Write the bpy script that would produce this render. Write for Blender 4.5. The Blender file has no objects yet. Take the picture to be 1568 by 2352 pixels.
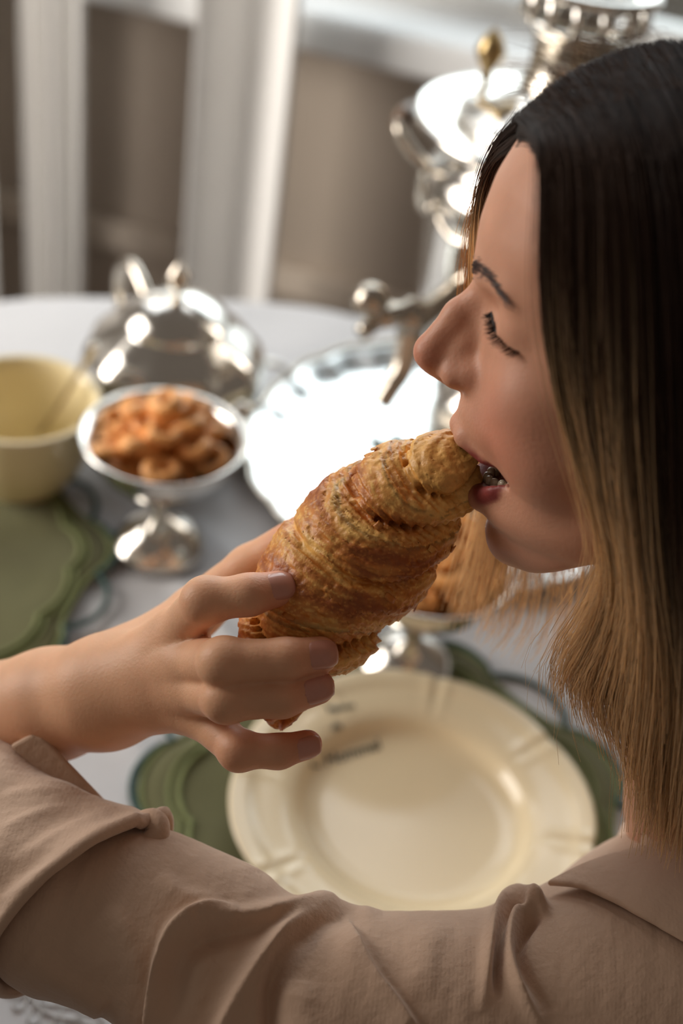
import bpy, math, random
import numpy as np
from mathutils import Vector, Matrix

# ------------------------------------------------------------------ camera, light, exposure
sc = bpy.context.scene
IMG_W, IMG_H, FPX = 1568.0, 2352.0, 3000.0
CAM_LOC = np.array([0.0, 0.0, 1.477])
PITCH, ROLL = math.radians(38), math.radians(9)
_d = np.array([0, math.cos(PITCH), -math.sin(PITCH)])
_u0 = np.array([0, math.sin(PITCH), math.cos(PITCH)])
_r0 = np.array([1.0, 0, 0])
CR = _r0 * math.cos(ROLL) + _u0 * math.sin(ROLL)
CU = _u0 * math.cos(ROLL) - _r0 * math.sin(ROLL)
CD = _d
cam = bpy.data.cameras.new('camera')
cam.sensor_fit = 'HORIZONTAL'; cam.sensor_width = 24.0; cam.lens = 24.0 * FPX / IMG_W
cam.clip_start = 0.01
cam.dof.use_dof = True; cam.dof.focus_distance = 0.547; cam.dof.aperture_fstop = 4.1
cam_ob = bpy.data.objects.new('camera', cam); sc.collection.objects.link(cam_ob)
M = Matrix.Identity(4)
for i in range(3):
    M[i][0], M[i][1], M[i][2], M[i][3] = CR[i], CU[i], -CD[i], CAM_LOC[i]
cam_ob.matrix_world = M
sc.camera = cam_ob

world = bpy.data.worlds.new('world'); sc.world = world; world.use_nodes = True
bg = world.node_tree.nodes['Background']
bg.inputs[0].default_value = (1.0, 0.84, 0.70, 1); bg.inputs[1].default_value = 0.125

def area(name, loc, target, sx, sy, power, col):
    l = bpy.data.lights.new(name, 'AREA'); l.shape = 'RECTANGLE'; l.size = sx; l.size_y = sy
    l.energy = power; l.color = col
    o = bpy.data.objects.new(name, l); sc.collection.objects.link(o)
    o.location = loc
    o.rotation_euler = (Vector(target) - Vector(loc)).to_track_quat('-Z', 'Y').to_euler()
    return o
# daylight entering through the window in the far wall
area('window_daylight', (-0.25, 2.22, 1.86), (-0.1, 0.75, 0.72), 2.2, 1.5, 37, (0.93, 0.97, 1.0))
# overcast sky seen beyond the same window
area('sky_daylight', (-0.2, 3.1, 1.75), (-0.2, 0.5, 1.45), 4.4, 2.8, 62, (0.94, 0.97, 1.0))
# lamp added inside the windowless left wall to brighten curtains and far wall
side_fill = area('side_fill_lamp', (-1.93, 1.05, 1.55), (-.2, 1.7, 1.30), 1.3, 1.4, 33, (1.0, 0.94, 0.87))
side_fill.data.spread = math.radians(115)           # beam narrowed so less of it reaches the face

cy = sc.cycles
cy.max_bounces = 6; cy.diffuse_bounces = 3; cy.glossy_bounces = 3; cy.transmission_bounces = 4; cy.transparent_max_bounces = 4
cy.caustics_reflective = False; cy.caustics_refractive = False
vs = sc.view_settings
vs.view_transform = 'Standard'; vs.look = 'None'; vs.exposure = 0.0; vs.gamma = 1.0; vs.use_curve_mapping = False

# ------------------------------------------------------------------ helpers
COL = sc.collection
def P(x, y, z):                      # picture position + distance along the view axis (m)
    return CAM_LOC + z * (CD + CR * (x - IMG_W / 2) / FPX - CU * (y - IMG_H / 2) / FPX)
def PH(x, y, h):                     # picture position + height above the floor (m)
    v = CD + CR * (x - IMG_W / 2) / FPX - CU * (y - IMG_H / 2) / FPX
    return CAM_LOC + v * (h - CAM_LOC[2]) / v[2]
def project(pts):
    q = np.asarray(pts) - CAM_LOC
    z = q @ CD
    return np.stack([IMG_W / 2 + FPX * (q @ CR) / z, IMG_H / 2 - FPX * (q @ CU) / z, z], -1)

def tag(o, label=None, cat=None, group=None, kind=None):
    if label: o['label'] = label
    if cat: o['category'] = cat
    if group: o['group'] = group
    if kind: o['kind'] = kind
    return o
def empty(name, loc=(0, 0, 0), rz=0):
    o = bpy.data.objects.new(name, None); COL.objects.link(o)
    o.location = loc; o.rotation_euler = (0, 0, rz); o.empty_display_size = 0.02
    return o
def add(name, verts, faces, mat, parent=None, smooth=True, col=None, loc=None, autos=None):
    me = bpy.data.meshes.new(name)
    V = np.asarray(verts, dtype=np.float32)
    if isinstance(faces, np.ndarray):
        n = faces.shape[1]
        me.vertices.add(len(V)); me.vertices.foreach_set('co', V.ravel())
        me.loops.add(faces.size); me.loops.foreach_set('vertex_index', faces.astype(np.int32).ravel())
        me.polygons.add(len(faces)); me.polygons.foreach_set('loop_start', np.arange(0, faces.size, n, dtype=np.int32))
        me.update(calc_edges=True)
    else:
        me.from_pydata([tuple(map(float, v)) for v in V], [], [tuple(f) for f in faces]); me.update()
    if smooth:
        me.polygons.foreach_set('use_smooth', [True] * len(me.polygons))
    if col is not None:
        a = me.color_attributes.new('Col', 'FLOAT_COLOR', 'POINT')
        c = np.ones((len(V), 4), np.float32); c[:, :col.shape[1]] = col
        a.data.foreach_set('color', c.ravel())
    if mat: me.materials.append(mat)
    o = bpy.data.objects.new(name, me); COL.objects.link(o)
    if parent is not None: o.parent = parent
    if loc is not None: o.location = loc
    if autos:
        m = o.modifiers.new('bevel', 'BEVEL'); m.width = autos; m.segments = 2; m.limit_method = 'ANGLE'
    return o
def merge(parts):
    V, Fc, n = [], [], 0
    for v, f in parts:
        V.append(np.asarray(v, float)); Fc += [tuple(i + n for i in q) for q in f]; n += len(v)
    return np.concatenate(V), Fc
def lathe(prof, segs=64, closed=False, warp=None):
    pr = np.asarray(prof, float); t = np.linspace(0, 2 * np.pi, segs, endpoint=False)
    V = np.stack([pr[:, None, 0] * np.cos(t), pr[:, None, 0] * np.sin(t), np.repeat(pr[:, 1:2], segs, 1)], -1)
    if warp: V = warp(V, t)
    n = len(pr); V = V.reshape(-1, 3); Fc = []
    for i in range(n - 1 + (1 if closed else 0)):
        a, b = i * segs, ((i + 1) % n) * segs
        for j in range(segs):
            k = (j + 1) % segs
            Fc.append((a + j, a + k, b + k, b + j))
    return V, Fc
def box(x0, x1, y0, y1, z0, z1):
    V = [(x, y, z) for x in (x0, x1) for y in (y0, y1) for z in (z0, z1)]
    return np.array(V, float), [(0, 1, 3, 2), (4, 6, 7, 5), (0, 4, 5, 1), (2, 3, 7, 6), (0, 2, 6, 4), (1, 5, 7, 3)]
def catmull(pts, n=8, closed=False):
    p = np.asarray(pts, float); N = len(p); out = []
    R = range(N if closed else N - 1)
    for i in R:
        if closed: a, b, c, d = p[(i - 1) % N], p[i], p[(i + 1) % N], p[(i + 2) % N]
        else: a, b, c, d = p[max(i - 1, 0)], p[i], p[i + 1], p[min(i + 2, N - 1)]
        for t in np.linspace(0, 1, n, endpoint=False):
            out.append(.5 * ((2 * b) + (c - a) * t + (2 * a - 5 * b + 4 * c - d) * t * t + (3 * b - a - 3 * c + d) * t ** 3))
    if not closed: out.append(p[-1])
    return np.array(out)
def tube(path, rad, segs=8, closed=False, cap=True):
    p = np.asarray(path, float); n = len(p); r = np.broadcast_to(np.asarray(rad, float), (n,))
    t = np.roll(p, -1, 0) - np.roll(p, 1, 0)
    if not closed: t[0] = p[1] - p[0]; t[-1] = p[-1] - p[-2]
    t /= np.linalg.norm(t, axis=1)[:, None] + 1e-12
    ref = np.array([0, 0, 1.0]) if abs(t[0][2]) < .9 else np.array([1.0, 0, 0])
    u = np.cross(t[0], ref); u /= np.linalg.norm(u); us = []
    for i in range(n):
        u = u - t[i] * (u @ t[i]); u /= np.linalg.norm(u) + 1e-12; us.append(u)
    us = np.array(us); vs_ = np.cross(t, us)
    a = np.linspace(0, 2 * np.pi, segs, endpoint=False)
    V = p[:, None] + r[:, None, None] * (us[:, None] * np.cos(a)[None, :, None] + vs_[:, None] * np.sin(a)[None, :, None])
    V = V.reshape(-1, 3); Fc = []
    for i in range(n if closed else n - 1):
        b = ((i + 1) % n) * segs
        for j in range(segs):
            k = (j + 1) % segs; Fc.append((i * segs + j, i * segs + k, b + k, b + j))
    if cap and not closed:
        Fc.append(tuple(range(segs - 1, -1, -1))); Fc.append(tuple((n - 1) * segs + j for j in range(segs)))
    return V, Fc
def sphere(c, r, nu=16, nv=10, sc3=(1, 1, 1)):
    pr = [(math.sin(math.pi * i / nv) * r + 1e-6, -math.cos(math.pi * i / nv) * r) for i in range(nv + 1)]
    V, Fc = lathe(pr, nu)
    return V * np.array(sc3) + np.asarray(c, float), Fc

# ------------------------------------------------------------------ materials
def mat(name, col, rough=.5, metal=0., noise=0., nscale=20., bump=0., bscale=60., spec=.5, attr=False, sss=0., sssr=(1, .35, .2), sheen=0., trans=0., coat=0., stretch=None):
    m = bpy.data.materials.new(name); m.use_nodes = True
    nt = m.node_tree; b = nt.nodes['Principled BSDF']
    b.inputs['Roughness'].default_value = rough; b.inputs['Metallic'].default_value = metal
    b.inputs['Specular IOR Level'].default_value = spec
    b.inputs['Coat Weight'].default_value = coat
    if sss:
        b.inputs['Subsurface Weight'].default_value = sss; b.inputs['Subsurface Radius'].default_value = sssr
        b.inputs['Subsurface Scale'].default_value = .006
    if sheen: b.inputs['Sheen Weight'].default_value = sheen
    if trans: b.inputs['Transmission Weight'].default_value = trans
    tc = nt.nodes.new('ShaderNodeTexCoord')
    src = tc.outputs['Object']
    if stretch:
        mp = nt.nodes.new('ShaderNodeMapping'); mp.inputs['Scale'].default_value = stretch
        nt.links.new(src, mp.inputs[0]); src = mp.outputs[0]
    colsock = None
    if attr:
        at = nt.nodes.new('ShaderNodeAttribute'); at.attribute_name = 'Col'; colsock = at.outputs['Color']
    if noise:
        n = nt.nodes.new('ShaderNodeTexNoise'); n.inputs['Scale'].default_value = nscale; n.inputs['Detail'].default_value = 5
        nt.links.new(src, n.inputs['Vector'])
        mr = nt.nodes.new('ShaderNodeMapRange'); mr.inputs[1].default_value = .3; mr.inputs[2].default_value = .7
        mr.inputs[3].default_value = 1 - noise; mr.inputs[4].default_value = 1 + noise
        nt.links.new(n.outputs['Fac'], mr.inputs[0])
        mx = nt.nodes.new('ShaderNodeMix'); mx.data_type = 'RGBA'; mx.blend_type = 'MULTIPLY'; mx.inputs[0].default_value = 1
        if colsock: nt.links.new(colsock, mx.inputs[6])
        else: mx.inputs[6].default_value = (*col, 1)
        nt.links.new(mr.outputs[0], mx.inputs[7]); colsock = mx.outputs[2]
    if colsock: nt.links.new(colsock, b.inputs['Base Color'])
    else: b.inputs['Base Color'].default_value = (*col, 1)
    if bump:
        n2 = nt.nodes.new('ShaderNodeTexNoise'); n2.inputs['Scale'].default_value = bscale; n2.inputs['Detail'].default_value = 4
        nt.links.new(src, n2.inputs['Vector'])
        bp = nt.nodes.new('ShaderNodeBump'); bp.inputs['Strength'].default_value = bump; bp.inputs['Distance'].default_value = .002
        nt.links.new(n2.outputs['Fac'], bp.inputs['Height']); nt.links.new(bp.outputs[0], b.inputs['Normal'])
    return m
def weave(m, scale=1600., strength=.25, dist=.0004):       # fine woven thread relief added to a cloth
    nt = m.node_tree; b = nt.nodes['Principled BSDF']; tc = nt.nodes.new('ShaderNodeTexCoord')
    w1 = nt.nodes.new('ShaderNodeTexWave'); w1.inputs['Scale'].default_value = scale / 20; w1.bands_direction = 'X'
    w2 = nt.nodes.new('ShaderNodeTexWave'); w2.inputs['Scale'].default_value = scale / 20; w2.bands_direction = 'DIAGONAL'
    for w in (w1, w2):
        w.inputs['Distortion'].default_value = 1.5; w.inputs['Detail'].default_value = 1; nt.links.new(tc.outputs['Object'], w.inputs['Vector'])
    ad = nt.nodes.new('ShaderNodeMath'); ad.operation = 'ADD'
    nt.links.new(w1.outputs['Fac'], ad.inputs[0]); nt.links.new(w2.outputs['Fac'], ad.inputs[1])
    bp = nt.nodes.new('ShaderNodeBump'); bp.inputs['Strength'].default_value = strength; bp.inputs['Distance'].default_value = dist
    nt.links.new(ad.outputs[0], bp.inputs['Height'])
    old = b.inputs['Normal'].links
    if old: nt.links.new(old[0].from_socket, bp.inputs['Normal'])
    nt.links.new(bp.outputs[0], b.inputs['Normal'])
    return m
SILVER = mat('nickel_silver', (.80, .77, .72), .16, 1., noise=.10, nscale=9, bump=.08, bscale=25)
SILVER_OLD = mat('aged_silver', (.62, .56, .48), .24, 1., noise=.25, nscale=22, bump=.25, bscale=90)
TRAYM = mat('polished_tray', (.80, .81, .80), .24, 1., noise=.04, nscale=6)
CREAM = mat('cream_glaze', (.92, .78, .53), .15, noise=.03, nscale=7, spec=.5)
CREAM2 = mat('yellow_glaze', (.90, .76, .46), .25, noise=.05, nscale=7)
LINEN = weave(mat('white_linen', (.74, .74, .76), .85, noise=.04, nscale=5, bump=.25, bscale=45, sheen=.2), 1500, .12)
GREEN = weave(mat('green_linen', (.150, .146, .062), .9, noise=.12, nscale=12, bump=.3, bscale=70, sheen=.2), 1300, .3)
GREENL = mat('green_embroidery', (.22, .25, .10), .8, noise=.12, nscale=60, bump=.5, bscale=500)
TEAL = mat('teal_cord', (.035, .085, .075), .75, noise=.15, nscale=80, bump=.5, bscale=600)
BISCUIT = mat('baked_biscuit', (.86, .40, .125), .45, noise=.30, nscale=55, bump=.35, bscale=160, sss=.0)
WOOD = mat('table_wood', (.16, .09, .05), .5, noise=.3, nscale=10, stretch=(1, 8, 1))
WALLM = mat('brown_wall_paint', (.46, .385, .315), .85, noise=.05, nscale=4, bump=.1)
SILLM = mat('white_sill_paint', (.93, .93, .92), .24, noise=.03)
FRAMEM = mat('window_frame_paint', (.8, .79, .76), .4)
FLOORM = mat('floor_boards', (.12, .085, .06), .55, noise=.25, nscale=6, stretch=(1, 6, 1))
GLASSM = bpy.data.materials.new('window_glass'); GLASSM.use_nodes = True
_nt = GLASSM.node_tree; _t = _nt.nodes.new('ShaderNodeBsdfTransparent'); _t.inputs[0].default_value = (.93, .96, .96, 1)
_g = _nt.nodes.new('ShaderNodeBsdfGlossy'); _g.inputs['Roughness'].default_value = .02
_f = _nt.nodes.new('ShaderNodeFresnel'); _f.inputs[0].default_value = 1.45
_m = _nt.nodes.new('ShaderNodeMixShader'); _nt.links.new(_f.outputs[0], _m.inputs[0]); _nt.links.new(_t.outputs[0], _m.inputs[1]); _nt.links.new(_g.outputs[0], _m.inputs[2])
_nt.links.new(_m.outputs[0], _nt.nodes['Material Output'].inputs[0])
PORC = mat('white_porcelain', (.82, .82, .83), .15, coat=.3)
INK = mat('plate_print', (.07, .075, .055), .4)

# ------------------------------------------------------------------ the room
wA, wB = PH(700, 30, .9), PH(1090, 120, .9)
wd = (wB - wA); wd[2] = 0; wd /= np.linalg.norm(wd)
wn = np.array([-wd[1], wd[0], 0.0])                        # pointing away from the room
WALL_ANG = math.atan2(wd[1], wd[0])
def wall_pt(a, n, z): return wA * np.array([1, 1, 0]) + wd * a + wn * n + np.array([0, 0, z])
def wall_box(a0, a1, n0, n1, z0, z1):
    V, Fc = box(a0, a1, n0, n1, z0, z1)
    return np.array([wall_pt(*v) for v in V]), Fc
def struct(name, geo, m, parent=None, bev=None):
    o = add(name, geo[0], geo[1], m, parent, smooth=False, autos=bev)
    if parent is None: o['kind'] = 'structure'
    return o
struct('floor', box(-3.2, 2.6, -1.6, 2.6, -.05, 0), FLOORM)
# far wall: below the sill, and either side of and above the window
SH = .9
struct('wall_back', merge([wall_box(-2.6, 2.6, .10, .30, 0, SH - .05), wall_box(-2.6, -1.35, .10, .30, SH - .05, 2.7),
       wall_box(1.1, 2.6, .10, .30, SH - .05, 2.7), wall_box(-1.35, 1.1, .10, .30, 2.4, 2.7)]), WALLM)
sill = struct('trim_1', wall_box(-1.45, 1.2, 0, .32, SH - .055, SH), SILLM, bev=.012)
tag(sill, 'white painted window sill board above the brown wall', None)
rail = struct('trim_2', wall_box(-2.2, 2.2, .072, .10, .42, .47), mat('rail_paint', (.62, .53, .44), .7, noise=.1), bev=.006)
struct('baseboard_back', wall_box(-2.6, 2.6, .075, .10, 0, .1), mat('baseboard_paint', (.3, .25, .2), .6), bev=.006)
win = struct('window_1', merge([wall_box(-1.35, -1.27, .16, .24, SH, 2.4), wall_box(1.02, 1.1, .16, .24, SH, 2.4),
      wall_box(-1.35, 1.1, .16, .24, SH, SH + .03), wall_box(-1.35, 1.1, .16, .24, 2.32, 2.4), wall_box(-.16, -.09, .16, .24, SH, 2.4)]), FRAMEM, bev=.008)
for a0, a1 in ((-1.27, -.16), (-.09, 1.02)):
    struct('pane', wall_box(a0, a1, .195, .2, SH + .03, 2.32), GLASSM, win)
struct('wall_left', box(-2.15, -2.05, -1.6, 2.6, 0, 2.7), mat('left_wall_paint', (.5, .45, .39), .85, noise=.05))

# curtains: pale sheer cloth hanging in pleats in front of sill and wall
def curtain_mat(name, col, tr):
    m = bpy.data.materials.new(name); m.use_nodes = True; nt = m.node_tree
    b = nt.nodes['Principled BSDF']; b.inputs['Base Color'].default_value = (*col, 1); b.inputs['Roughness'].default_value = .9
    t = nt.nodes.new('ShaderNodeBsdfTranslucent'); t.inputs[0].default_value = (*col, 1)
    mx = nt.nodes.new('ShaderNodeMixShader'); mx.inputs[0].default_value = tr
    nt.links.new(b.outputs[0], mx.inputs[1]); nt.links.new(t.outputs[0], mx.inputs[2])
    nt.links.new(mx.outputs[0], nt.nodes['Material Output'].inputs[0])
    return m
SHEER = curtain_mat('sheer_cloth', (.97, .955, .93), .15)
def curtain(name, a0, a1, pleats, amp, label, n0=-.07, seed=0):
    rng = random.Random(seed); nu, nv = 160, 26
    ph = [rng.uniform(0, 6) for _ in range(4)]
    root = empty(name, wall_pt((a0 + a1) / 2, n0, .02))
    L = np.array(root.location)
    V, Fc = [], []
    for side in (0, 1):
        for j in range(nv + 1):
            z = .02 + 2.45 * j / nv
            for i in range(nu + 1):
                u = i / nu
                a = a0 + (a1 - a0) * u
                n = n0 + amp * math.cos(2 * math.pi * pleats * u + ph[0] * 0 + math.pi) + .25 * amp * math.sin(2 * math.pi * pleats * 1.7 * u + ph[1]) * (1 - .3 * j / nv)
                V.append(wall_pt(a, n + side * .0012, z) - L)
    w = nu + 1; off = (nv + 1) * w
    for j in range(nv):
        for i in range(nu):
            q = j * w + i
            Fc.append((q, q + 1, q + w + 1, q + w)); Fc.append((off + q, off + q + w, off + q + w + 1, off + q + 1))
    for j in range(nv):
        for q in (j * w, j * w + nu): Fc.append((q, q + w, off + q + w, off + q))
    cl = add('cloth', V, Fc, SHEER, root)
    h1 = [wall_pt(a1 - .006, n0 + amp * math.cos(2 * math.pi * pleats + math.pi), z) - L for z in (.02, .8, 1.6, 2.47)]
    hv = tube(h1, .005, 8); add('hem', hv[0], hv[1], SHEER, root)
    tag(root, label, 'curtain', 'sheer curtains at the far wall')
def acoord(px, py, n):
    # distance along the wall of the picture position on the plane in front of the wall
    v = CD + CR * (px - IMG_W / 2) / FPX - CU * (py - IMG_H / 2) / FPX
    base = wall_pt(0, n, 0); t = ((base - CAM_LOC) @ wn) / (v @ wn)
    return float((CAM_LOC + v * t - base) @ wd), float((CAM_LOC + v * t)[2])
def cx(px, py=400): return acoord(px, py, -.07)[0]
curtain('curtain', cx(455), cx(668), 1.0, .035, 'pale sheer curtain panel ending beside the dark wall under the sill', seed=1)
curtain('curtain', cx(72), cx(205), 2.0, .022, 'narrow pale sheer curtain panel with two folds, further left', seed=2)
curtain('curtain', cx(-420), cx(8), 3.0, .03, 'pale sheer curtain panel cut off by the left picture edge', seed=3)

# ------------------------------------------------------------------ table and cloth
TZ = .75
outl = catmull([(.37, .95), (.33, .7), (.24, .47), (.08, .3), (-.2, .2), (-.45, .28), (-.58, .5), (-.62, .8), (-.56, 1.05), (-.395, 1.205), (-.219, 1.266), (-.106, 1.293), (-.02, 1.292), (.16, 1.25), (.31, 1.13)], 12, True)
ctr = np.array([-.13, .76])
tb = empty('dining_table', (ctr[0], ctr[1], 0))
n = len(outl)
o2 = (outl - ctr) * .985
V = [(x, y, z) for z in (TZ - .03, TZ - .006) for x, y in o2]
Fc = [tuple(range(n - 1, -1, -1)), tuple(range(n, 2 * n))] + [(i, (i + 1) % n, n + (i + 1) % n, n + i) for i in range(n)]
add('tabletop', V, Fc, WOOD, tb, smooth=False)
pv = lathe([(.001, 0), (.3, 0), (.3, .03), (.1, .06), (.06, .15), (.075, .35), (.05, .5), (.09, .66), (.2, .72), (.001, .72)], 32)
add('pedestal', pv[0], pv[1], WOOD, tb)
tag(tb, 'oval wooden pedestal dining table hidden under the white cloth', 'table')
rng = np.random.default_rng(4)
def wrinkle(x, y):
    z = .0012 * np.sin(14 * x + 9 * y + 1.2 * np.sin(7 * y)) + .0008 * np.sin(31 * x - 17 * y + 2 * np.sin(9 * x))
    # soft ridges running across the cloth left of the plate
    for (ax, ay, bx, by, h, w) in ((-.12, .80, .0, .66, .005, .010), (-.16, .74, -.03, .62, .004, .009), (-.20, .70, -.08, .58, .004, .010), (-.10, .86, .02, .74, .003, .009), (-.12, .55, -.02, .45, .004, .01)):
        d = np.array([bx - ax, by - ay]); L = np.hypot(*d); d = d / L
        s = (x - ax) * d[0] + (y - ay) * d[1]; q = -(x - ax) * d[1] + (y - ay) * d[0]
        z = z + h * np.exp(-(q / w) ** 2) * np.exp(-((s - L / 2) / (L * .6)) ** 4)
    return z
rings = np.linspace(0, 1, 90)[1:]
V = [(ctr[0], ctr[1], TZ)]
for r in rings:
    q = ctr + (outl - ctr) * r
    fade = np.clip((1 - r) * 12, 0, 1)
    z = TZ + wrinkle(q[:, 0], q[:, 1]) * fade - .004 * max(0, (r - .985) / .015)
    V += list(zip(q[:, 0], q[:, 1], z))
Fc = [(0, 1 + i, 1 + (i + 1) % n) for i in range(n)]
nr = len(rings)
for k in range(1, 15):                                   # hanging skirt with folds
    t = k / 14
    ang = np.linspace(0, 2 * np.pi, n, endpoint=False)
    s = 1.004 + .012 * min(1, t * 6) + t * .035 * (1 + np.sin(ang * 19 + 2 * np.sin(ang * 3)))
    q = ctr + (outl - ctr) * s[:, None]
    V += list(zip(q[:, 0], q[:, 1], np.full(n, TZ - .006 - t * .42)))
for r in range(nr + 14 - 1):
    a, b = 1 + r * n, 1 + (r + 1) * n
    Fc += [(a + i, b + i, b + (i + 1) % n, a + (i + 1) % n) for i in range(n)]
cloth = add('tablecloth', np.array(V) - np.array([ctr[0], ctr[1], TZ]), Fc, LINEN, None, loc=(ctr[0], ctr[1], TZ))
tag(cloth, 'white linen tablecloth with embroidered border spread over the oval table', 'tablecloth')
def onc(p, dz=0): return np.array([p[0], p[1], TZ + float(wrinkle(np.array(p[0]), np.array(p[1]))) + dz])
clo = np.array([ctr[0], ctr[1], TZ])
EMB = mat('white_embroidery', (.8, .8, .8), .8, bump=.6, bscale=900)
# embroidered sprig on the cloth near the lower left corner: a stem with looped leaves
stem_px = catmull([(15, 2235), (45, 2262), (75, 2300), (105, 2330), (150, 2345), (185, 2352), (240, 2375)], 6)
stem = [onc(PH(x, y, TZ), .0012) - clo for x, y in stem_px]
tv = tube(stem, .0011, 6); add('embroidered_stem', tv[0], tv[1], EMB, cloth)
for (cxp, cyp, a, b, ang) in ((30, 2268, 22, 13, -1.2), (92, 2272, 26, 15, .5), (48, 2305, 20, 12, -.9), (118, 2300, 25, 14, .3), (80, 2335, 22, 13, -1.3), (165, 2330, 26, 13, .1), (5, 2240, 18, 12, -.5), (130, 2362, 22, 12, -1.2), (215, 2345, 24, 12, .2)):
    lp = []
    for t in np.linspace(0, 2 * np.pi, 20, endpoint=False):
        x, y = a * math.cos(t), b * math.sin(t) * (1 - .25 * math.cos(t))
        lp.append(onc(PH(cxp + x * math.cos(ang) - y * math.sin(ang), cyp + x * math.sin(ang) + y * math.cos(ang), TZ), .001) - clo)
    tv = tube(lp, .0009, 6, closed=True); add('embroidered_leaf', tv[0], tv[1], EMB, cloth)
# ------------------------------------------------------------------ things on the table
def placemat(center, R, label, seed, nsc=14, rot=0.):
    root = empty('placemat', (center[0], center[1], TZ + .0035))
    N = 336; t = np.linspace(0, 2 * np.pi, N, endpoint=False) + rot
    sc_ = np.abs(np.sin(nsc * (t - rot) / 2)) ** .7
    alt = (np.floor(nsc * (t - rot) / (2 * np.pi)) % 2)             # every second scallop is an open loop
    rf = R * (.90 + .07 * sc_ - .115 * alt * sc_)
    ro = R * (.905 + .10 * sc_)
    wob = .0012 * np.sin(5 * t + seed) + .0008 * np.sin(11 * t)
    V = []; 
    lev = [(0.0, .0), (.35, .0), (.6, .0), (.8, .0), (.92, .0005), (1.0, .0)]
    for z0 in (.0012, -.0012):
        for s, dz in lev:
            for i in range(N): V.append((rf[i] * s * math.cos(t[i]), rf[i] * s * math.sin(t[i]), z0 + dz + (wob[i] + .0014) * s * s * .9))
    Fc = []; m = len(lev)
    for k in range(2):
        o = k * m * N
        for r in range(m - 1):
            for i in range(N):
                j = (i + 1) % N; q = (o + r * N + i, o + (r + 1) * N + i, o + (r + 1) * N + j, o + r * N + j)
                Fc.append(q if k == 0 else q[::-1])
    for i in range(N):
        j = (i + 1) % N; a = (m - 1) * N; b = (2 * m - 1) * N
        Fc.append((a + i, b + i, b + j, a + j))
    add('fabric', V, Fc, GREEN, root)
    def ringtube(rr, z, rad): return tube([(rr[i] * math.cos(t[i]), rr[i] * math.sin(t[i]), z + (wob[i] + .0014)) for i in range(0, N, 2)], rad, 6, closed=True)
    for k, (s, rad, zz) in enumerate(((.865, .0021, .0022), (.905, .0015, .002))):
        rr = R * (s - .095 + .055 * sc_ - .03 * alt * sc_)
        g = ringtube(rr, zz, rad); add('embroidered_ring', g[0], g[1], GREENL, root)
    g = ringtube(rf, .0006, .0022); add('fabric_edge', g[0], g[1], GREENL, root)
    g = ringtube(ro, .0006, .0027); add('teal_edging', g[0], g[1], TEAL, root)
    tag(root, label, 'placemat', 'green scalloped placemats')
    return root
platec = PH(945, 1870, .765)
placemat(platec + np.array([-.012, .006, 0]), .182, 'green scalloped placemat under the large cream plate', 1, rot=.25)
placemat(PH(-225, 1285, .752), .172, 'green scalloped placemat with teal edge beside the pale bowl at left', 3, rot=.1)

# cream plate with lobed rim
pr = empty('dinner_plate', (platec[0], platec[1], TZ + .0065))
RP = .1275
prof = [(.0005, .006), (.03, .0058), (.06, .006), (.072, .0064), (.0765, .0085), (.080, .0138), (.0835, .0166), (.094, .0180), (.105, .0192), (.114, .0202), (.1165, .0216), (.1195, .0212), (.1225, .0216), (.1255, .0222), (.1275, .0212), (.1268, .0192), (.118, .0172), (.105, .0155), (.09, .0125), (.082, .0065), (.07, .0005), (.066, 0), (.06, .0018), (.0005, .0018)]
def lobes(V, t):
    r = np.hypot(V[..., 0], V[..., 1])
    lob = np.zeros_like(t)
    k = np.clip((r - .10) / .0275, 0, 1)
    c12 = np.abs(np.sin(t * 4 + .4)) ** .5
    s = 1 + k * (-.035 * (1 - c12))
    V[..., 0] *= s; V[..., 1] *= s
    fl = np.clip((r - .088) / .02, 0, 1) * np.clip((.129 - r) / .004, 0, 1)     # radial flutes at the lobe joints
    ang = (t * 4 + .4 + math.pi / 2) % math.pi - math.pi / 2
    V[..., 2] += -.0012 * fl * np.exp(-(ang / .10) ** 2) + .0010 * fl * (np.exp(-((ang - .22) / .09) ** 2) + np.exp(-((ang + .22) / .09) ** 2))
    return V
pv = lathe(prof, 224, warp=lobes)
add('dish', pv[0], pv[1], CREAM, pr)
tag(pr, 'large cream glazed dinner plate with lobed rim and faded lettering', 'plate')
# printed lettering on the rim: small line, joining word, large name, small line
def lettering(txt, px, py, size, rz, name='printed_lettering'):
    cu = bpy.data.curves.new(name, 'FONT'); cu.body = txt; cu.size = size; cu.align_x = 'CENTER'; cu.align_y = 'CENTER'; cu.shear = .25
    cu.offset = .00025
    o = bpy.data.objects.new(name, cu); COL.objects.link(o)
    dg = bpy.context.evaluated_depsgraph_get(); me = bpy.data.meshes.new_from_object(o.evaluated_get(dg))
    bpy.data.objects.remove(o); 
    q = PH(px, py, TZ + .0065 + .0205) - np.array(pr.location)
    co = np.empty(len(me.vertices) * 3, np.float32); me.vertices.foreach_get('co', co); co = co.reshape(-1, 3)
    c, s = math.cos(rz), math.sin(rz)
    xy = np.stack([co[:, 0] * c - co[:, 1] * s + q[0], co[:, 0] * s + co[:, 1] * c + q[1]], -1)
    r = np.hypot(xy[:, 0], xy[:, 1])
    zz = np.interp(r, [.06, .072, .0765, .080, .0835, .094, .105, .114, .1165], [.006, .0064, .0085, .0138, .0166, .0180, .0192, .0202, .0216]) + .0006
    me.vertices.foreach_set('co', np.concatenate([xy, zz[:, None]], 1).astype(np.float32).ravel())
    me.materials.clear(); me.materials.append(INK); me.update()
    ob = bpy.data.objects.new(name, me); COL.objects.link(ob); ob.parent = pr
lettering('Maison', 782, 1622, .0075, math.radians(26))
lettering('de', 772, 1662, .008, math.radians(28))
lettering('L. Hommel', 795, 1706, .013, math.radians(33))

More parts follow.
